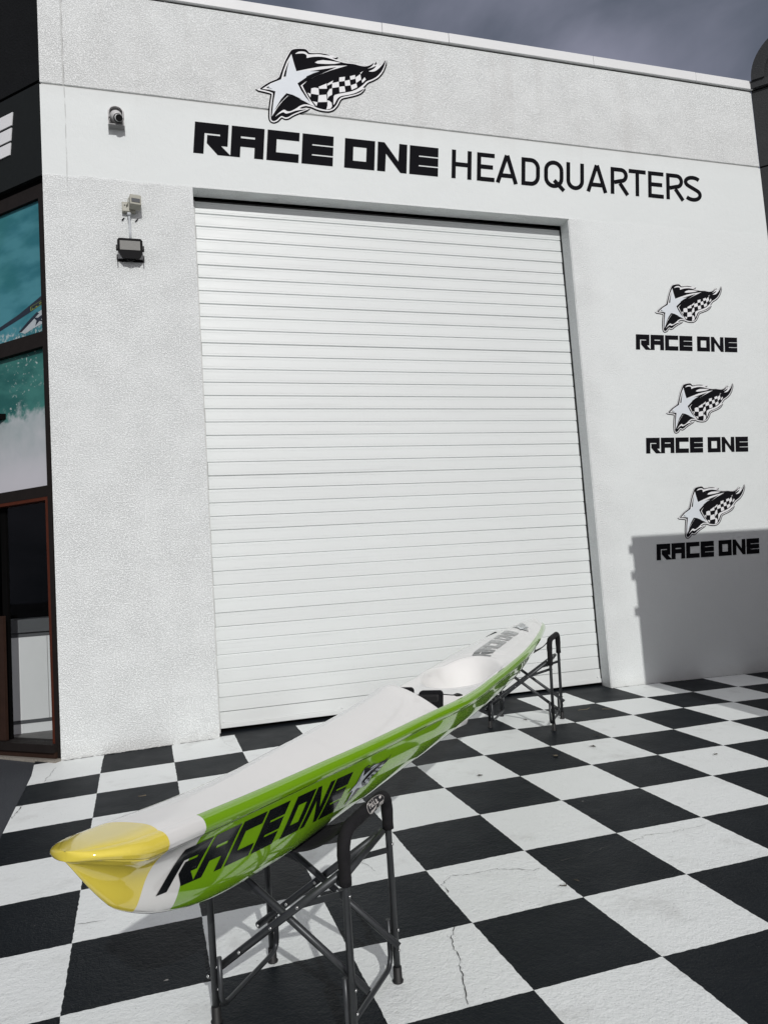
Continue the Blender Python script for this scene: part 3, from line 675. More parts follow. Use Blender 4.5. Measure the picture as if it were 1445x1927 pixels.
def emblem_wall(x, z, s, label, group):
    t = thing('star_emblem', label, 'emblem', (x, 0, z), group=group)
    for nm, polys, mat, lay, ex in emblem_layers():
        if nm in ('flag_check',): jobs = [[p] for p in polys[1:]]+[[polys[0]]]
        else: jobs = [polys]
        for j in jobs:
            bm = bmesh.new()
            for pl in j:
                pl = poly_clean(pl)
                if nm in ('flag', 'backing', 'outline'): pl = smooth_poly(pl, 1)
                if ex: pl = grow(pl, ex)
                f = bm.faces.new([bm.verts.new((u*s, -.0022-.0011*lay, v*s)) for u, v in pl])
            bm.normal_update(); bmesh.ops.triangulate(bm, faces=bm.faces[:])
            for f in bm.faces:
                f.normal_update()
                if f.normal.y > 0: f.normal_flip()
            if lay == 0:
                r = bmesh.ops.extrude_face_region(bm, geom=bm.faces[:])
                for v in r['geom']:
                    if isinstance(v, bmesh.types.BMVert): v.co.y = .004
            obj(nm, bm, mat, t)
    return t
emblem_wall(1.2202, 5.6405, 1.334, 'large black and white flaming star emblem above the shutter', 'flaming star emblems')
for x, z, lab in ((5.440, 3.735, 'small flaming star emblem above the topmost small wordmark'), (5.452, 2.618, 'small flaming star emblem above the middle small wordmark'),
                  (5.462, 1.481, 'small flaming star emblem whose lower tip dips into the wall shadow')):
    emblem_wall(x, z, .925, lab, 'flaming star emblems')

# ================================================================== things fixed to the white wall
cam_t = thing('security_camera', 'white dome security camera on the wall left of the big name', 'camera', (-.045, 0, 5.40))
def hoodp(r, zb, n=14): return [(-r, zb), (r, zb), (r, .115)]+arcp(0, .115, r, r*.86, 0, 180, n)[1:-1]+[(-r, .115)]
bm = bmesh.new(); prism(bm, hoodp(.070, .0), lambda u, v, d: (u, d, v), 0.0, -0.012)
bmesh.ops.recalc_face_normals(bm, faces=bm.faces); obj('back_plate', bm, 'plastic_white', cam_t)
bm = bmesh.new()
for r, y0, y1, th in ((.070, -.012, -.088, .006), (.060, -.088, -.104, .005)):
    zb = .0 if r > .065 else .06
    outer = [(r, zb), (r, .115)]+arcp(0, .115, r, r*.86, 0, 180, 18)[1:]+[(-r, zb)]
    q_ = r-th
    inner = [(-q_, zb), (-q_, .115)]+arcp(0, .115, q_, q_*.86, 180, 0, 18)[1:]+[(q_, zb)]
    prism(bm, outer+inner, lambda u, v, d: (u, d, v), y0, y1)
bmesh.ops.recalc_face_normals(bm, faces=bm.faces); obj('sun_hood', bm, 'plastic_white', cam_t)
bm = bmesh.new(); box(bm, -.066, .066, -.086, -.013, .0, .014, bev=.004); bmesh.ops.recalc_face_normals(bm, faces=bm.faces); obj('base', bm, 'plastic_grey', cam_t)
bm = bmesh.new(); bmesh.ops.create_uvsphere(bm, u_segments=28, v_segments=18, radius=.054, matrix=Matrix.Translation((0, -.066, .088)))
obj('dome', bm, 'plastic_white', cam_t, smooth=True)
bm = bmesh.new(); d_ = Vector((.22, -.84, -.50)).normalized(); c_ = Vector((.006, -.068, .078)); cyl(bm, c_+d_*.03, c_+d_*.085, .031, 24)
lb_ = obj('lens_barrel', bm, 'coping', cam_t)
bm = bmesh.new(); cyl(bm, c_+d_*.085, c_+d_*.089, .029, 24); cyl(bm, c_+d_*.030, c_+d_*.050, .037, 24); obj('lens', bm, 'plastic_black', lb_)

sen = thing('motion_sensor', 'small beige motion sensor box on the wall above the floodlight', 'sensor', (.04, 0, 4.62))
bm = bmesh.new(); box(bm, -.068, .045, -.05, 0, .012, .098, bev=.006); bmesh.ops.recalc_face_normals(bm, faces=bm.faces); obj('base', bm, 'plastic_beige', sen)
RM = Matrix.Translation((.045, -.085, .085)) @ Matrix.Rotation(R(-14), 4, 'X') @ Matrix.Rotation(R(8), 4, 'Z')
bm = bmesh.new(); box(bm, -.048, .048, -.035, .045, -.052, .052, mw=RM, bev=.008); bmesh.ops.recalc_face_normals(bm, faces=bm.faces); sh_ = obj('head', bm, 'plastic_beige', sen)
bm = bmesh.new(); box(bm, -.036, .036, -.0395, -.034, -.034, .008, mw=RM, bev=.003); bmesh.ops.recalc_face_normals(bm, faces=bm.faces); obj('lens', bm, 'cab_grey', sh_)
bm = bmesh.new(); tube(bm, arc_path([(-.03, -.045, .045), (-.02, -.07, .07), (-.01, -.06, .13), (.005, -.05, .14)], .02), .0035, 8); obj('cable', bm, 'plastic_beige', sen)
for x in (-.045, -.028):
    bm = bmesh.new(); cyl(bm, (x, -.049, .066), (x, -.052, .066), .006, 8); obj('screw', bm, 'plastic_black', sen)
for x, z in ((-.052, -.028), (.062, -.03)):
    bm = bmesh.new(); tube(bm, [(x, -.002, z), (x-.006, -.01, z-.01), (x-.02, -.008, z-.028)], .005, 6); obj('wall_plug', bm, 'plastic_black', sen)
pipe = bmesh.new(); tube(pipe, [(.033, -.016, 4.375), (.0335, -.016, 4.46), (.033, -.020, 4.535), (.030, -.030, 4.575), (.030, -.040, 4.615)], .0105, 12)
cyl(pipe, (.030, -.036, 4.598), (.030, -.042, 4.625), .016, 12)
tag(obj('conduit', pipe, 'conduit'), 'thin grey conduit running from the sensor down to the floodlight', 'pipe')
fl = thing('floodlight', 'black rectangular floodlight with a frosted glass face on the left pier', 'floodlight', (.027, 0, 4.17))
FM = Matrix.Translation((0, -.085, .105)) @ Matrix.Rotation(R(14), 4, 'X')
bm = bmesh.new()
op = [(-.062, -.082), (.072, -.082), (.098, -.045), (.105, .01), (.105, .068), (.09, .085), (-.09, .085), (-.105, .068), (-.105, .01), (-.098, -.03)]
prism(bm, op, lambda u, v, d: tuple(FM @ Vector((u, d, v))), .03, -.018)
bmesh.ops.recalc_face_normals(bm, faces=bm.faces); obj('housing', bm, 'plastic_black', fl)
bm = bmesh.new(); box(bm, -.084, .084, -.0215, -.0185, -.012, .064, mw=FM); obj('glass', bm, 'lamp_glass', fl)
bm = bmesh.new(); tube(bm, arc_path([FM @ Vector((-.05, 0, -.08)), FM @ Vector((0, 0, -.115)), FM @ Vector((.045, 0, -.08))], .08), .004, 8); obj('cable', bm, 'plastic_black', fl)
for s in (-1, 1):
    bm = bmesh.new(); box(bm, s*.108-.004, s*.108+.004, -.10, 0, .02, .045); box(bm, s*.108-.009, s*.108+.009, -.115, -.075, .085, .125, bev=.003)
    bmesh.ops.recalc_face_normals(bm, faces=bm.faces); obj('bracket_arm', bm, 'plastic_black', fl)
bm = bmesh.new(); box(bm, -.103, .103, -.006, 0, .02, .045); obj('bracket_plate', bm, 'plastic_black', fl)

# ================================================================== dark shopfront running back at 45 degrees from the left corner
FO = Vector((-.669, 0.0, 0)); FD = Vector((-.70711, .70711, 0)); FN = Vector((-.70711, -.70711, 0))
shop = thing('shopfront', 'charcoal shopfront beside the white wall with dark timber frames', 'shopfront', tuple(FO))
SM = Matrix(((FD.x, FN.x, 0, 0), (FD.y, FN.y, 0, 0), (0, 0, 1, 0), (0, 0, 0, 1)))   # local (t, n, z)
def sp(name, t0, t1, n0, n1, z0, z1, mat, parent=shop, bev=0):
    bm = bmesh.new(); box(bm, t0, t1, n0, n1, z0, z1, bev=bev)
    for v in bm.verts: v.co = SM @ v.co
    bmesh.ops.recalc_face_normals(bm, faces=bm.faces)
    return obj(name, bm, mat, parent)
sp('upper_wall', 0.003, 3.2, -.22, .0, 5.795, 8.0, 'charcoal_rough')
sp('fascia_panel', 0.003, 3.2, -.20, -.004, 4.935, 5.770, 'charcoal')
sp('recess', 0.003, 3.2, -.25, -.05, 4.80, 5.80, 'black')
sp('head_beam', .0035, 3.2, -.20, -.035, 4.765, 4.885, 'brown_black')
sp('post', .004, .075, -.14, -.012, .012, 4.82, 'brown_black')
sp('transom', .077, 3.2, -.14, -.02, 3.44, 3.57, 'brown_black')
sp('transom', .077, 3.2, -.14, -.02, 2.15, 2.243, 'brown_black')
sp('side_post', .0755, .0905, -.13, -.03, 2.245, 4.76, 'black')
# door frame in red-brown timber
sp('door_jamb', .076, .112, -.12, -.018, .10, 2.148, 'timber_red')
sp('door_head', .113, 3.2, -.12, -.022, 2.122, 2.149, 'timber_red')
sp('mullion', .71, .78, -.11, -.085, .11, 2.12, 'black')
sp('door_leaf', .668, .75, -.03, -.004, .125, 1.175, 'timber_dark')
sp('sill', .05, 3.2, -.16, .035, .055, .118, 'brown_black')
sp('sill_board', .05, 3.2, -.16, .010, .005, .054, 'timber_dark')
sp('glazing', .113, .661, -.075, -.071, .119, 2.121, 'glass')
st = sp('step', .002, 3.2, -.3, .055, -.2, .004, 'concrete')
e_ = thing('fascia_letter', 'white block letter E at the end of the charcoal fascia sign', 'sign letter', tuple(FO+FD*.37+Vector((0, 0, 5.236))))
def ebar(z0, z1, ta, tb):
    bm = bmesh.new()
    prism(bm, [(tb, z0), (tb+.6, z0), (ta+.6, z1), (ta, z1)], lambda u, v, d: tuple(SM @ Vector((u-.37, d, v-5.236))), -.003, .006)
    bmesh.ops.recalc_face_normals(bm, faces=bm.faces); obj('bar', bm, 'vinyl_white', e_)
ebar(5.501, 5.616, .348, .366); ebar(5.365, 5.477, .368, .384); ebar(5.236, 5.344, .385, .400)
bm = bmesh.new(); prism(bm, [(1.0, 5.236), (1.14, 5.236), (1.09, 5.616), (.95, 5.616)], lambda u, v, d: tuple(SM @ Vector((u-.37, d, v-5.236))), -.003, .0065)
bmesh.ops.recalc_face_normals(bm, faces=bm.faces); obj('bar', bm, 'vinyl_white', e_)

def poster(name, z0, z1, mat, label):
    t = thing(name, label, 'poster', tuple(FO+FD*.09+Vector((0, 0, z0))), group='ocean posters in the shopfront')
    T0 = FO+FD*.09+Vector((0, 0, z0))
    bm = bmesh.new(); box(bm, .001, 3.0, -.075, -.066, 0, z1-z0)
    for v in bm.verts: v.co = SM @ v.co
    bmesh.ops.recalc_face_normals(bm, faces=bm.faces); obj('print', bm, mat, t)
    return t
p1 = poster('ocean_poster', 3.5705, 4.764, 'ocean_top', 'teal sea poster in the upper window beside the white corner')
p2 = poster('ocean_poster', 2.2435, 3.439, 'ocean_low', 'poster of white surf and spray in the lower window beside the white corner')
# picture content of the upper print: dark ski, white hull with a star
def pic(pts, mat, lay, name='printed_shape'):
    bm = bmesh.new(); f = bm.faces.new([bm.verts.new(SM @ Vector((t-.09, -.0655+.0006*lay, z-3.5705))) for t, z in pts])
    f.normal_update(); bmesh.ops.triangulate(bm, faces=[f])
    for f in bm.faces:
        f.normal_update()
        if f.normal.dot(FN) < 0: f.normal_flip()
    obj(name, bm, mat, p1)
M['print_white'] = simple('printed_white', (0.45, 0.50, 0.52), 0.45, vary=.25, scale=25); M['print_dark'] = simple('printed_dark_blue', (0.012, 0.02, 0.035), 0.45, vary=.3, scale=30)
M['print_lime'] = simple('printed_lime', (0.20, 0.25, 0.05), 0.45)
pic([(.092, 3.925), (.2, 3.885), (.45, 3.80), (.72, 3.735), (.72, 3.70), (.45, 3.755), (.25, 3.80), (.092, 3.845)], 'print_dark', 1)
pic([(.092, 3.795), (.2, 3.765), (.33, 3.70), (.42, 3.64), (.36, 3.615), (.25, 3.64), (.092, 3.665)], 'print_white', 2)
pic([(.20, 3.775), (.32, 3.715), (.44, 3.645), (.40, 3.64), (.28, 3.70), (.17, 3.758)], 'print_dark', 3)
pic([(.145, 3.735), (.185, 3.722), (.245, 3.735), (.205, 3.70), (.225, 3.655), (.17, 3.69), (.118, 3.672), (.15, 3.70), (.105, 3.72)], 'print_dark', 4, 'printed_star')
pic([(.098, 3.873), (.098, 3.835), (.28, 3.80), (.28, 3.838)], 'print_lime', 2)
for i_, c in enumerate('RACE'):
    bm = mesh2d(GLY[c], lambda u, v: tuple(SM @ Vector((.27-.045*(i_+u)-.09+.0, -.0655+.0006*4, 3.808+.028*v+.0085*(i_+u)-3.5705))))
    bmesh.ops.recalc_face_normals(bm, faces=bm.faces)
    obj('printed_letter', bm, 'print_dark', p1)

# interior seen through the glass
inn = thing('shop_interior', 'dark shop interior behind the tinted glass at the left edge', 'room', (-2.2, 2.0, 0))
IM = Matrix.Translation((2.2, -2.0, 0)).inverted() @ Matrix.Identity(4)
IM = Matrix.Translation((2.2, -2.0, 0))
def ib(name, x0, x1, y0, y1, z0, z1, mat, par=inn, off=IM):
    bm = bmesh.new(); box(bm, x0, x1, y0, y1, z0, z1); return obj(name, bm, mat, par, mw=off)
M['int_floor'] = simple('worn_grey_floor', (0.15, 0.145, 0.14), .6, vary=.3, scale=7)
bm = bmesh.new()
f = bm.faces.new([bm.verts.new((x, y, .094)) for x, y in ((-.70, .18), (-.37, .30), (-.37, 5), (-5, 5), (-5, 4.45))])
obj('floor', bm, 'int_floor', inn, mw=IM)
ib('side_wall', -.372, -.352, .425, 5, .0, 4.8, 'black'); ib('back_wall', -5, -.37, 5, 5.05, 0, 4.8, 'black'); ib('ceiling', -5, -.37, .5, 5, 2.9, 2.95, 'black')
bm = bmesh.new(); box(bm, .0, 3.2, -.12, -.10, 2.17, 4.9)
for v in bm.verts: v.co = SM @ v.co + FO
obj('window_backing', bm, 'black', inn, mw=IM)
cab = thing('counter', 'white fronted counter cabinet standing inside the shop door', 'counter', (-1.1, 1.2, .1))
CM = Matrix.Translation((1.1, -1.2, -.1))
def cb(name, x0, x1, y0, y1, z0, z1, mat): return ib(name, x0, x1, y0, y1, z0, z1, mat, cab, CM)
cb('worktop', -1.24, -.55, .93, 1.6, 1.005, 1.125, 'cab_grey')
cb('rail', -1.21, -.55, .955, 1.6, .965, .999, 'cab_grey')
cb('front_panel', -1.185, -.848, .95, 1.6, .215, .962, 'cabinet')
cb('front_panel', -.845, -.55, .952, 1.6, .215, .962, 'cabinet')
cb('side_panel', -1.205, -1.187, .955, 1.6, .10, .962, 'cab_grey')
cb('kick_rail', -1.186, -.55, .956, 1.6, .182, .213, 'cab_grey')
cb('plinth', -1.165, -.55, .958, 1.6, .096, .180, 'cabinet')

# ================================================================== dark neighbour on the right
NO = Vector((7.103, 0, 0)); ND = Vector((.70711, -.70711, 0)); NN = Vector((-.70711, -.70711, 0))
nb = thing('neighbouring_building', 'dark grey rendered building with a curved parapet at the right edge', 'building', tuple(NO))
NM = Matrix(((ND.x, NN.x, 0, 0), (ND.y, NN.y, 0, 0), (0, 0, 1, 0), (0, 0, 0, 1)))
def npz(name, pts, n0, n1, mat):
    bm = bmesh.new(); prism(bm, pts, lambda u, v, d: tuple(NM @ Vector((u, d, v))), n0, n1); bmesh.ops.recalc_face_normals(bm, faces=bm.faces)
    return obj(name, bm, mat, nb)
npz('lower_wall', [(.002, -.4), (4, -.4), (4, 5.755), (.002, 5.755)], -.3, 0, 'grey_rough')
npz('upper_wall', [(.002, 5.775), (4, 5.775), (4, 6.70), (.002, 6.70)], -.3, 0, 'grey_rough')
npz('joint_back', [(.002, 5.7), (4, 5.7), (4, 6.8), (.002, 6.8)], -.3, -.02, 'black')
arch = [(.012, 6.72)]+[(.60+.59*math.cos(R(a)), 6.80+.56*math.sin(R(a))) for a in range(180, 89, -6)]+[(2.2, 7.36), (2.2, 6.72)]
npz('parapet', arch, -.3, .025, 'grey_rough')
ar2 = [(.60+.59*math.cos(R(a)), 6.80+.56*math.sin(R(a))) for a in range(180, 89, -6)]+[(2.2, 7.36), (2.2, 7.22)]+[(.60+.45*math.cos(R(a)), 6.80+.42*math.sin(R(a))) for a in range(90, 181, 6)]
npz('parapet_rim', ar2, .026, .075, 'grey_rough')
npz('string_course', [(.0, 6.715), (2.2, 6.715), (2.2, 6.80), (.0, 6.80)], .026, .05, 'grey_rough')

# unseen stand-in screen added to cast the shadow on the right pier and floor
tan_el = math.tan(SUN_EL); ys_ = -3.35; dz = -ys_*tan_el/math.sin(SUN_AZ)
xs_ = 4.868+ys_/math.tan(SUN_AZ)
bs = thing('shadow_screen', 'unseen tall dark stand-in screen added in the yard to shade the right pier', 'screen', (xs_+1.5, ys_, gz(xs_, ys_)))
BM = Matrix.Translation((-(xs_+1.5), -ys_, -gz(xs_, ys_)))
bm = bmesh.new(); box(bm, xs_, xs_+4.2, ys_-.05, ys_, gz(xs_, ys_), 1.532+dz); obj('panel', bm, 'grey_rough', bs, mw=BM)
for z in (1.44, 1.17, .80):
    bm = bmesh.new(); box(bm, xs_-.045, xs_-.001, ys_-.05, ys_, z+dz-.065, z+dz); obj('notch_block', bm, 'grey_rough', bs, mw=BM)  # added blocks that notch the edge of the cast shadow

# ================================================================== the surf ski
def itp(x, T):
    if x <= T[0][0]: return T[0][1]
    if x >= T[-1][0]: return T[-1][1]
    for i in range(len(T)-1):
        if x <= T[i+1][0]:
            x0, y0 = T[i]; x1, y1 = T[i+1]; h = x1-x0; t = (x-x0)/h
            m0 = ((y1-y0)/h if i == 0 else (y1-T[i-1][1])/(x1-T[i-1][0]))
            m1 = ((y1-y0)/h if i+2 >= len(T) else (T[i+2][1]-y0)/(T[i+2][0]-x0))
            return (2*t**3-3*t*t+1)*y0+(t**3-2*t*t+t)*h*m0+(-2*t**3+3*t*t)*y1+(t**3-t*t)*h*m1
TH=[(-1.1704,.708),(-.9,.69),(-.5,.668),(0,.655),(.5,.646),(1,.64),(1.3,.638),(1.6,.64),(1.9,.65),(2.2,.661),(2.5,.674),(2.8,.69),(3.1,.706),(3.4,.722),(3.7,.736),(4.0,.748),(4.3,.76),(4.6,.77),(4.76,.775)]
TW=[(-1.17,.018),(-1.166,.036),(-1.155,.058),(-1.12,.088),(-1.07,.11),(-1.02,.122),(-.92,.127),(-.7,.13),(-.5,.137),(-.3,.149),(-.1,.163),(.1,.180),(.3,.194),(.5,.205),(.7,.216),(.9,.229),(1.1,.248),(1.3,.263),(1.6,.273),(1.9,.275),(2.2,.279),(2.6,.284),(2.9,.284),(3.2,.273),(3.5,.254),(3.8,.230),(4.1,.197),(4.4,.162),(4.6,.130),(4.7,.095),(4.745,.055),(4.76,.018)]
TR=[(-1.1704,.709),(-1.1,.710),(-1.0,.706),(-.85,.700),(-.5,.697),(-.2,.710),(.1,.718),(.4,.729),(.7,.744),(.95,.765),(1.02,.765),(1.7,.70),(2.2,.70),(2.8,.73),(3.1,.745),(3.5,.757),(4.1,.773),(4.5,.783),(4.76,.782)]
TK=[(-1.1704,.686),(-1.155,.668),(-1.14,.650),(-1.1,.603),(-1.06,.560),(-1.02,.523),(-.95,.484),(-.87,.45),(-.72,.408),(-.57,.386),(-.42,.376),(-.2,.368),(.1,.374),(1,.398),(1.9,.422),(2.5,.442),(3,.472),(3.4,.508),(3.8,.543),(4.1,.578),(4.3,.608),(4.5,.64),(4.65,.665),(4.76,.7)]
TB=[(-1.17,.002),(-1.1,.016),(-1.0,.036),(-.87,.060),(-.7,.084),(-.5,.104),(-.2,.125),(.1,.15),(.5,.187),(1,.212),(1.6,.235),(2.2,.245),(2.8,.245),(3.3,.228),(3.7,.2),(4.1,.15),(4.4,.1),(4.6,.055),(4.76,.006)]
RAIL = [(-.030,.0),(-.024,-.0012),(-.017,-.0038),(-.010,-.0085),(-.0045,-.015),(-.001,-.023),(.0003,-.031),(-.001,-.0375),(-.0035,-.0405),(-.0045,-.044),(-.007,-.0475),(-.011,-.051),(-.016,-.054)]
def wid(s):
    if s < -1.0: return .1235*max(0, 1-((-1.0-s)/.1705)**2.3)**.5
    return itp(s, TW)
def sec(s): return wid(s), itp(s, TH), itp(s, TR), itp(s, TK), itp(s, TB)
def sstep(x, a, b):
    t = max(0, min(1, (x-a)/(b-a))); return t*t*(3-2*t)
def rsc(s):
    w, h, r, k, b = sec(s); return .40+.60*sstep(s, -1.175, -1.0)
def groove(s):
    w, h, r, k, b = sec(s); return max(.001, w-.016*min(1, w/.05)), h-.054*rsc(s)
def hull(s, q):
    w, h, r, k, b = sec(s); xg, zg = groove(s); b = min(b, xg*.97)
    return b*max(0, 1-q**2.2)**(1/1.9)+(xg-b)*(1-q)**(3.2 if s < -1.0 else 5-1.8*max(0, (-.5-s)/.5) if s < -.5 else 5), zg+(k-zg)*q
def deckz(s, x):
    w, h, r, k, b = sec(s); we = max(.001, w-.030*min(1, w/.08)); t = min(1, abs(x)/we)
    if s <= 1.0:
        tent = min(1, max(0, (1.1-s)/1.6)) if s > -.6 else max(0, 1-(-.6-s)/.3)
        tent = .35+.65*tent if s > 0 else tent
        pw = 2+2.5*sstep(-s, .75, .95)
        return h+(r-h)*(tent*(1-t**1.25)+(1-tent)*(1-t**pw))
    # open cockpit and aft deck
    z = h+.034*sstep(s, 2.35, 2.8)*(1-t*t)
    side = w-.036
    fw = sstep(side-abs(x), -.004, .042)*(1-sstep(s, 1.52, 1.58))            # foot well
    hump = .05*math.exp(-(x/.035)**2)
    z -= fw*(.165-hump*sstep(s, 1.05, 1.35)+.01*math.sin(9*s))
    ledge = sstep(side-abs(x), 0, .06)*sstep(s, 1.52, 1.57)*(1-sstep(s, 2.3, 2.6))
    z -= ledge*.030
    e = math.hypot((s-2.19)/.42, x/.240)
    if e < 1.06: z += -.165*(1-sstep(e, .55, .99))-.010*(1-sstep(e, .93, .99))+.004*math.exp(-((e-1.02)/.03)**2)
    # moulded relief of the aft deck
    if s > 2.65:
        pl = sstep(.62*we-abs(x), -.004, .004)*sstep(s, 2.68, 2.70)*(1-sstep(s, 4.40, 4.42))
        z += .004*pl
    return z
YAW_S = R(51.49958); SKO = Vector((0.54066914, -4.02868403, 0)); AX = Vector((math.cos(YAW_S), math.sin(YAW_S), 0))
S0, ZB = 1.8, 0.42
ski = thing('surf_ski', 'glossy green and white surf ski with a yellow bow lying across two folding stands', 'surf ski', tuple(SKO+AX*S0+Vector((0, 0, ZB))), YAW_S)
def L3(s, x, z): return Vector((s-S0, -x, z-ZB))          # x is positive towards the camera side
ST_ = [-1.0-.1704*math.sin(math.pi/2*k/16) for k in range(1, 17)]+[-1.10+.02*i for i in range(292)]
ST_ = sorted(set([round(s, 4) for s in ST_ if s < 4.73]+[4.73, 4.742, 4.75, 4.756, 4.76, .985, .995, 1.0001, 1.008, 1.016, 1.025]))
# hull + rail
QS = [0, .012, .03, .06, .1, .15, .21, .28, .35, .42, .49, .56, .63, .69, .75, .80, .85, .89, .925, .955, .98, 1.0]
bm = bmesh.new(); uvl = bm.loops.layers.uv.new('UVMap'); prev = None
for s in ST_:
    w, h, r, k, b = sec(s); f = rsc(s); fw_ = min(1, w/.08); row = []
    half = []
    for i, (dx, dz_) in enumerate(RAIL): half.append((max(.0008, w+dx*fw_), h+dz_*f, -1+i/len(RAIL)))
    for q in QS:
        x, z = hull(s, q); half.append((x, z, q))
    for x, z, v in half: row.append((bm.verts.new(L3(s, x, z)), v))
    for x, z, v in half[-2::-1]: row.append((bm.verts.new(L3(s, -x, z)), v))
    if prev:
        ps, pr = prev
        for i in range(len(row)-1):
            quad = (pr[i], row[i], row[i+1], pr[i+1]); ss = (ps, s, s, ps)
            try: fc = bm.faces.new([a[0] for a in quad])
            except ValueError: continue
            fc.smooth = True
            for lp, a, sv in zip(fc.loops, quad, ss): lp[uvl].uv = (sv, a[1])
    else:
        f0 = bm.faces.new([a[0] for a in row])
        for lp in f0.loops: lp[uvl].uv = (s, 0)
    prev = (s, row)
f1 = bm.faces.new([a[0] for a in prev[1]][::-1])
for lp in f1.loops: lp[uvl].uv = (4.76, .2)
bmesh.ops.recalc_face_normals(bm, faces=bm.faces)
hull_o = obj('hull', bm, 'hull', ski)
# deck
TS = [math.sin(math.pi/2*k/26) for k in range(-26, 27)]
TS = [.55*t+.45*k/26 for t, k in zip(TS, range(-26, 27))]
bm = bmesh.new(); uvl = bm.loops.layers.uv.new('UVMap'); prev = None
DS = sorted(set(ST_+[round(1.03+.012*i, 4) for i in range(136)]+[2.955, 2.965, 4.405, 4.415]))
for s in DS:
    w = wid(s); we = max(.0008, w-.030*min(1, w/.08)); row = []
    for t in TS: row.append((bm.verts.new(L3(s-.075*(1-t*t)*math.exp(-((s-1)/.12)**2), t*we, deckz(s, t*we))), t))
    if prev:
        ps, pr = prev
        for i in range(len(row)-1):
            quad = (pr[i], pr[i+1], row[i+1], row[i]); ss = (ps, ps, s, s)
            fc = bm.faces.new([a[0] for a in quad]); fc.smooth = True
            for lp, a, sv in zip(fc.loops, quad, ss): lp[uvl].uv = (sv, a[1])
    prev = (s, row)
bm.normal_update()
if sum(f.normal.z for f in bm.faces) < 0: bmesh.ops.reverse_faces(bm, faces=bm.faces)
# crisp lip at the front of the cockpit
for e in bm.edges:
    if len(e.link_faces) == 2 and e.calc_face_angle(0) > R(38): e.smooth = False
deck_o = obj('deck', bm, 'deck', ski)

# ---- lettering wrapped onto the hull side and the aft deck
def hull_out(s, q, d):
    e = .004; x, z = hull(s, q); a = hull(s, min(.99, q+.01)); b_ = hull(s, max(0, q-.01))
    n = Vector((0, -(a[1]-b_[1]), (a[0]-b_[0]))).normalized()
    return L3(s, x+abs(n.y)*d if n.y > 0 else x+abs(n.y)*d, z+n.z*d)
def hs(s, z, d):
    xg, zg = groove(s); k = itp(s, TK); q = max(0.0, min(.97, (z-zg)/(k-zg)))
    return hull_out(s, q, d)
lay, tot = layout('RACE ONE')
def htext(u, v):                   # u in letter heights along the word, v 0..1
    a = u/tot
    s = (-.91+.90*a)*(1-v)+(-.855+.945*a)*v
    zb = .512-.056*a; zt = .612-.039*a
    return hs(s, zb*(1-v)+zt*v, .0016)
for c, gx in lay:
    bm = mesh2d([[(gx+px*WG, py) for px, py in pl] for pl in GLY[c]], htext, .1)
    bmesh.ops.recalc_face_normals(bm, faces=bm.faces); obj('letter', bm, 'decal_black', hull_o, True)
def hemb(lyr):
    def f(u, v):
        vv = v/.612; s = .045+.33*u+.05*vv
        zb = .447+.035*u; zt = .575-.012*u
        return hs(s, zb+(zt-zb)*vv, .0012+.0007*lyr)
    return f
for nm, polys, mat, lyr, ex in emblem_layers():
    if nm in ('outline', 'backing'): continue
    mm = {'vinyl_black': 'decal_black', 'vinyl_white': 'decal_silver', 'vinyl_grey': 'decal_silver'}[mat]
    if nm == 'flag_check': mm = 'decal_silver'
    ps = [[tuple(p) for p in pl] for pl in polys]
    bm = mesh2d(ps, hemb(lyr), .08)
    bmesh.ops.recalc_face_normals(bm, faces=bm.faces); obj('emblem_'+nm, bm, mm, hull_o, True)
def dtext(u, v):
    a = u/tot; s = (2.60+1.01*a)*(1-v)+(2.64+1.16*a)*v
    x = .086-.138*v-.012*a*v
    sh_ = 1
    return L3(s, x*sh_, deckz(s, x*sh_)+.0022)
for c, gx in lay:
    bm = mesh2d([[(gx+px*WG, py) for px, py in pl] for pl in GLY[c]], dtext, .1)
    bmesh.ops.recalc_face_normals(bm, faces=bm.faces); obj('letter', bm, 'decal_grey', deck_o, True)
def demb(lyr):
    def f(u, v):
        vv = v/.612; s = 3.72+.46*u+.16*vv; x = .135-.19*vv
        return L3(s, x, deckz(s, x)+.0020+.0007*lyr)
    return f
for nm, polys, mat, lyr, ex in emblem_layers():
    if nm in ('outline', 'backing'): continue
    mm = 'decal_grey' if mat == 'vinyl_black' else 'decal_silver'
    ps = [smooth_poly([tuple(p) for p in pl]) if len(pl) > 12 else [tuple(p) for p in pl] for pl in polys]
    bm = mesh2d(ps, demb(lyr), .08)
    bmesh.ops.recalc_face_normals(bm, faces=bm.faces); obj('emblem_'+nm, bm, mm, deck_o, True)

# ---- foot pedals, cord, rudder
def pedal(x0, x1, s0, zt, zb):
    bm = bmesh.new(); rr = .020; hw_ = (x1-x0)/2; hh_ = zt-zb
    pl = [(-hw_, 0), (hw_, 0)]+[(hw_-rr+rr*math.cos(R(a)), hh_-rr+rr*math.sin(R(a))) for a in range(0, 91, 15)]+[(-hw_+rr+rr*math.cos(R(a)), hh_-rr+rr*math.sin(R(a))) for a in range(90, 181, 15)]
    prism(bm, pl, lambda u, v, d: (s0-S0+d, -(x0+x1)/2-u, zb-ZB+v), .016, 0)
    for v in bm.verts:
        t = (v.co.z+ZB-zb)/(zt-zb); v.co.x += .05*t
    bmesh.ops.recalc_face_normals(bm, faces=bm.faces); return obj('foot_pedal', bm, 'plastic_black', ski)
pedal(-.135, -.005, 1.22, .700, .50); pedal(.030, .158, 1.20, .686, .50)
bm = bmesh.new(); box(bm, 1.235-S0, 1.255-S0, -.14, .12, .50-ZB, .668-ZB, bev=.01); bmesh.ops.recalc_face_normals(bm, faces=bm.faces); obj('pedal_bar', bm, 'rubber', ski)
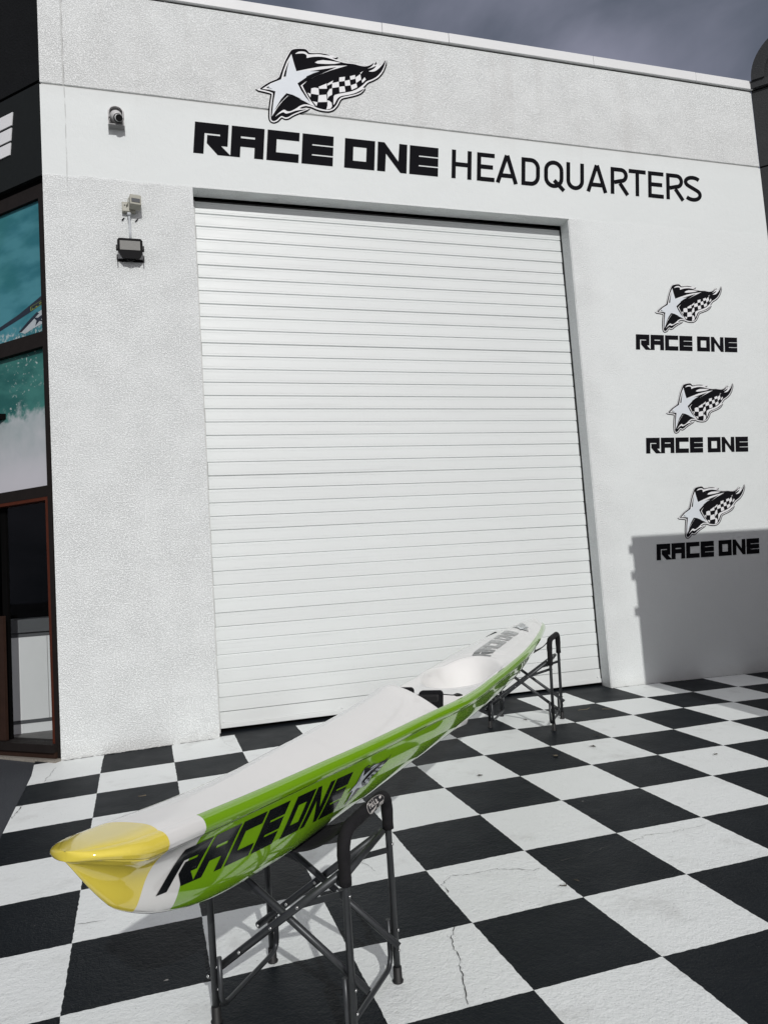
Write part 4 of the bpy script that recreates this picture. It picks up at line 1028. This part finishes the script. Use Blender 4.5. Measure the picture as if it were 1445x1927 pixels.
bm = bmesh.new(); tube(bm, [L3(1.245, .150, .668), L3(1.29, .19, .656), L3(1.33, .225, .648)], .003, 6); obj('pedal_cord', bm, 'webbing', ski)
bm = bmesh.new(); tube(bm, [L3(1.30, .200, .655), L3(1.315, .212, .653), L3(1.33, .222, .650), L3(1.345, .234, .646)], .006, 8, radii=[.003, .009, .008, .003]); obj('toggle', bm, 'rubber', ski)
bm = bmesh.new(); f = [(3.80, .55), (3.92, .57), (3.93, .44), (3.90, .41), (3.86, .44)]
prism(bm, f, lambda u, v, d: L3(u, d, v), -.007, .007); bmesh.ops.recalc_face_normals(bm, faces=bm.faces); obj('rudder', bm, 'plastic_black', ski)

# ================================================================== folding stands
FW = .2635            # half track, half wheelbase, height of the rail axis
def make_stand(name, label, pos, yaw, FL=.195, FH=.695):
    gx_, gy_ = pos.x, pos.y
    e = .05; nrm = Vector((-(gz(gx_+e, gy_)-gz(gx_-e, gy_))/(2*e), -(gz(gx_, gy_+e)-gz(gx_, gy_-e))/(2*e), 1)).normalized()
    q = Vector((0, 0, 1)).rotation_difference(nrm) @ Matrix.Rotation(yaw, 4, 'Z').to_quaternion()
    t = thing(name, label, 'stand', (gx_, gy_, gz(gx_, gy_)), quat=q, group='folding stands under the surf ski')
    rT = .0125
    for sd in (-1, 1):                     # sd=+1: side away from the camera (local +y)
        y = sd*FW
        # inverted U frame
        bm = bmesh.new(); tube(bm, arc_path([(-FL, y, .03), (-FL, y, FH), (FL, y, FH), (FL, y, .03)], .065, 8), rT, 14); fr_ = obj('frame', bm, 'tube', t)
        # neoprene sleeve over the top
        path = arc_path([(-FL, y, .525), (-FL, y, FH), (FL, y, FH), (FL, y, .562)], .075, 9)
        P = []
        for a, b in zip(path, path[1:]):
            n = max(1, int((b-a).length/.02))
            P += [a.lerp(b, k/n) for k in range(n)]
        P.append(path[-1])
        rad = []
        for k, p in enumerate(P):
            v = .0222
            if p.z < FH-.09: v = .0205
            v += .0007*math.sin(k*2.1)+random.uniform(-.0004, .0004)
            rad.append(v)
        bm = bmesh.new(); tube(bm, P, .024, 18, True, rad); obj('foam_sleeve', bm, 'foam', t)
        for sx in (-1, 1):
            bm = bmesh.new(); tube(bm, [(sx*FL, y, -.004), (sx*FL, y, .006), (sx*FL, y, .008), (sx*FL, y, .055), (sx*FL, y, .057)], .017, 14, True, [.019, .021, .0165, .0160, .0135]); obj('rubber_foot', bm, 'rubber', fr_)
        # bent brace between the two legs, set inside the frame
        yi = y-sd*.024
        bm = bmesh.new(); tube(bm, arc_path([(-FL, yi, .225), (-FL, yi, .055), (FL, yi, .055), (FL, yi, .225)], .05, 7), .0095, 12); obj('brace', bm, 'tube', t)
        # side bar that carries the scissor bars
        bm = bmesh.new(); tube(bm, [(-FL+.02, y-sd*.032, .522), (0, y-sd*.032, .532), (FL+.01, y-sd*.032, .542)], .0135, 12); obj('side_bar', bm, 'tube', t)
        for sx in (-1, 1):
            for z in (.19, .115, .49 if sx < 0 else .505):
                bm = bmesh.new(); yy = y-.0125
                cyl(bm, (sx*FL, y-.011, z), (sx*FL, y-.0165, z), .0062, 10, .0045); obj('bolt', bm, 'bolt', fr_)
    for sx in (-1, 1):
        x1 = sx*(FL-.026); x2 = sx*(FL-.052)
        lo_a, up_a = ((-.140, .305) if sx < 0 else (.155, .30)), .0
        za = .140 if sx < 0 else .150
        # scissor bar from low on the far side to high on the camera side (flat oval bar)
        bm = bmesh.new(); A = Vector((x1, .305, za)); B = Vector((x1, -.235, .548)); tube(bm, [A, A.lerp(B, .5), B], .0135, 12)
        sb1 = obj('scissor_bar', bm, 'tube', t)
        bm = bmesh.new(); A2 = Vector((x2, .215, .535)); B2 = Vector((x2, -.298, .160)); tube(bm, [A2, A2.lerp(B2, .5), B2], .0125, 12)
        sb2 = obj('scissor_bar', bm, 'tube', t)
        for (p, q_) in ((A.lerp(B, .26), -1), (A.lerp(B, .50), -1), (A.lerp(B, .70), -1), (A.lerp(B, .015), -1)):
            bm = bmesh.new(); cyl(bm, (p.x-.0125, p.y, p.z), (p.x-.018, p.y, p.z), .0066, 10, .005); obj('bolt', bm, 'bolt', sb1)
        for fr in (.08,):
            p = A2.lerp(B2, fr); bm = bmesh.new(); cyl(bm, (p.x-.0115, p.y, p.z), (p.x-.017, p.y, p.z), .0066, 10, .005); obj('bolt', bm, 'bolt', sb2)
        # short flat link from the bar to the leg
        for sd in (-1, 1):
            bm = bmesh.new(); P0 = A.lerp(B, .70) if sd < 0 else A2.lerp(B2, .28); P1 = Vector((sx*FL-sx*.012, sd*FW, .492))
            d = (P1-P0); L = d.length; ang = math.atan2(d.z, d.y)
            Mx = Matrix.Translation(P0) @ Matrix.Rotation(math.atan2(d.z, d.y), 4, 'X')
            box(bm, -.002, .002, 0, math.hypot(d.y, d.z), -.010, .010, mw=Mx); bmesh.ops.recalc_face_normals(bm, faces=bm.faces); obj('link', bm, 'tube', t)
    return t, q
def make_sling(st, q, zk, name='sling', hw=.12, FH=.695):
    """black webbing hammock between the two rails; zk = keel height above the stand base"""
    bm = bmesh.new(); xs_ = [-hw, -hw*.5, 0, hw*.5, hw]; cols = []
    N = 30
    for x in xs_:
        col = []
        for k in range(N+1):
            y = -FW+2*FW*k/N; zz = (zk-.007)+(FH+.018-zk)*abs(y/FW)**2.3+.004*(abs(x)/hw)
            col.append((x, y, zz))
        cols.append(col)
    top = [[bm.verts.new(p) for p in c] for c in cols]; bot = [[bm.verts.new((p[0], p[1], p[2]-.004)) for p in c] for c in cols]
    for a, b in zip(top, top[1:]):
        for k in range(N): bm.faces.new((a[k], b[k], b[k+1], a[k+1])).smooth = True
    for a, b in zip(bot, bot[1:]):
        for k in range(N): bm.faces.new((a[k], a[k+1], b[k+1], b[k])).smooth = True
    for a, b in ((top[0], bot[0]), (bot[-1], top[-1])):
        for k in range(N): bm.faces.new((a[k], a[k+1], b[k+1], b[k]))
    bmesh.ops.recalc_face_normals(bm, faces=bm.faces)
    return obj(name, bm, 'webbing', st)
Y1 = R(51.0)
nearS, q1 = make_stand('folding_stand', 'nearer folding stand with foam sleeves, holding up the front of the surf ski', Vector((0.519, -4.011, 0)), Y1)
make_sling(nearS, q1, itp(0, TK)-gz(.519, -4.011))
farS, q2 = make_stand('folding_stand', 'farther folding stand by the shutter, holding up the stern of the surf ski', Vector((3.055, -.87, 0)), R(50.6), .205, .728)
make_sling(farS, q2, itp(4.02, TK)-gz(3.055, -.87), FH=.728)
# round badge printed on the camera-side sleeve of the nearer stand
def sleeve(u, v, d=.0012):                 # u along the rail (m), v around it (m)
    r = .0230+d; a = R(24)+v/r
    return Vector((u, -FW-r*math.cos(a), .695+r*math.sin(a)))
def badge(polys, mat, nm, lyr, step=.006):
    bm = mesh2d(polys, lambda u, v: sleeve(u, v, .0006*lyr), step); bmesh.ops.recalc_face_normals(bm, faces=bm.faces)
    bm.normal_update()
    return obj(nm, bm, mat, nearS)
BU = .048
el = [(BU+.074*math.cos(R(a)), .0255*math.sin(R(a))) for a in range(0, 360, 12)]
el2 = [(BU+.0715*math.cos(R(a)), .0238*math.sin(R(a))) for a in range(0, 360, 12)]
M['badge_white'] = simple('badge_print', (0.55, 0.53, 0.50), .6)
badge([el], 'badge_white', 'badge_rim', 1); badge([el2], 'webbing', 'badge_ground', 2)
def text2d(body, size, shear, x0, y0):
    cu = bpy.data.curves.new('t', 'FONT'); cu.body = body; cu.size = size; cu.shear = shear; cu.resolution_u = 3; cu.space_character = .92; cu.offset = size*.012
    o = bpy.data.objects.new('t', cu); COL.objects.link(o)
    dg = bpy.context.evaluated_depsgraph_get(); me = bpy.data.meshes.new_from_object(o.evaluated_get(dg))
    P = [[(me.vertices[i].co.x+x0, me.vertices[i].co.y+y0) for i in p.vertices] for p in me.polygons]
    bpy.data.objects.remove(o); bpy.data.curves.remove(cu); bpy.data.meshes.remove(me); return P
badge(text2d('Paddle', .030, .25, BU-.056, .0005), 'badge_white', 'badge_lettering', 3, None)
badge(text2d('Zone', .030, .25, BU-.002, -.0195), 'badge_white', 'badge_lettering', 3, None)
pad = [(BU-.062, -.0125), (BU-.048, -.0175), (BU-.026, -.0165), (BU-.008, -.009), (BU+.0, .0), (BU-.012, -.005), (BU-.030, -.0075), (BU-.052, -.0075)]
badge([pad], 'badge_white', 'badge_paddle', 3)
badge([[(BU+.038, .004), (BU+.052, .005), (BU+.060, .009), (BU+.054, .0125), (BU+.040, .011)]], 'badge_white', 'badge_paddle', 3)

# ================================================================== bits of leaf litter on the floor
def litter(x, y, L, W, ang, mat, label, curl=.01):
    t = bpy.data.meshes.new('dry_leaf'); bm = bmesh.new(); n = 7; a = []; b = []
    for k in range(n+1):
        u = k/n-.5; w = W*math.sin(math.pi*min(.97, max(.03, k/n)))*.5+.0008; bend = curl*math.sin(k*1.1)
        px, py = u*L, bend; ca, sa = math.cos(ang), math.sin(ang)
        zc = .004+curl*.6*abs(u)
        for lst, s in ((a, 1), (b, -1)):
            qx, qy = px, py+s*w
            lst.append(bm.verts.new((qx*ca-qy*sa, qx*sa+qy*ca, zc+(.003 if s > 0 else .0))))
    for k in range(n): bm.faces.new((a[k], b[k], b[k+1], a[k+1]))
    o = obj('dry_leaf', bm, mat); o.location = (x, y, gz(x, y)+.001)
    return tag(o, label, 'leaf', 'dry leaves on the painted floor')
litter(-.046, -1.292, .075, .010, 1.1, 'leaf', 'curled dry leaf on the black square behind the yellow bow', .02)
litter(3.72, -.70, .16, .008, .25, 'leaf', 'long thin dry leaf on the black square behind the farther stand', .012)
litter(3.90, -.78, .09, .004, -.4, 'leaf', 'thin twig beside the long dry leaf near the shutter', .008)
litter(3.087, -.78, .035, .022, .3, 'leaf_dark', 'tiny dark leaf scrap on the white square inside the farther stand')
litter(3.136, -1.742, .045, .03, .5, 'leaf_dark', 'small dark leaf on the white square right of the farther stand')
litter(2.773, -1.829, .06, .038, 1.9, 'leaf', 'round tan leaf on the black square in front of the farther stand')
litter(2.108, -1.986, .04, .03, 1.2, 'leaf_dark', 'small brown leaf on the white square below the middle of the ski')
litter(3.33, -1.50, .055, .006, 2.2, 'leaf', 'pale stalk on the black square at the foot of the farther stand')
litter(3.76, -2.297, .06, .012, .8, 'leaf_dark', 'curled dark leaf on the white square near the right edge')
litter(1.78, -3.62, .05, .006, .35, 'leaf_dark', 'thin dark twig on the cracked white square')
litter(1.86, -3.60, .018, .014, .3, 'leaf_dark', 'black speck of litter beside the twig on the cracked white square')
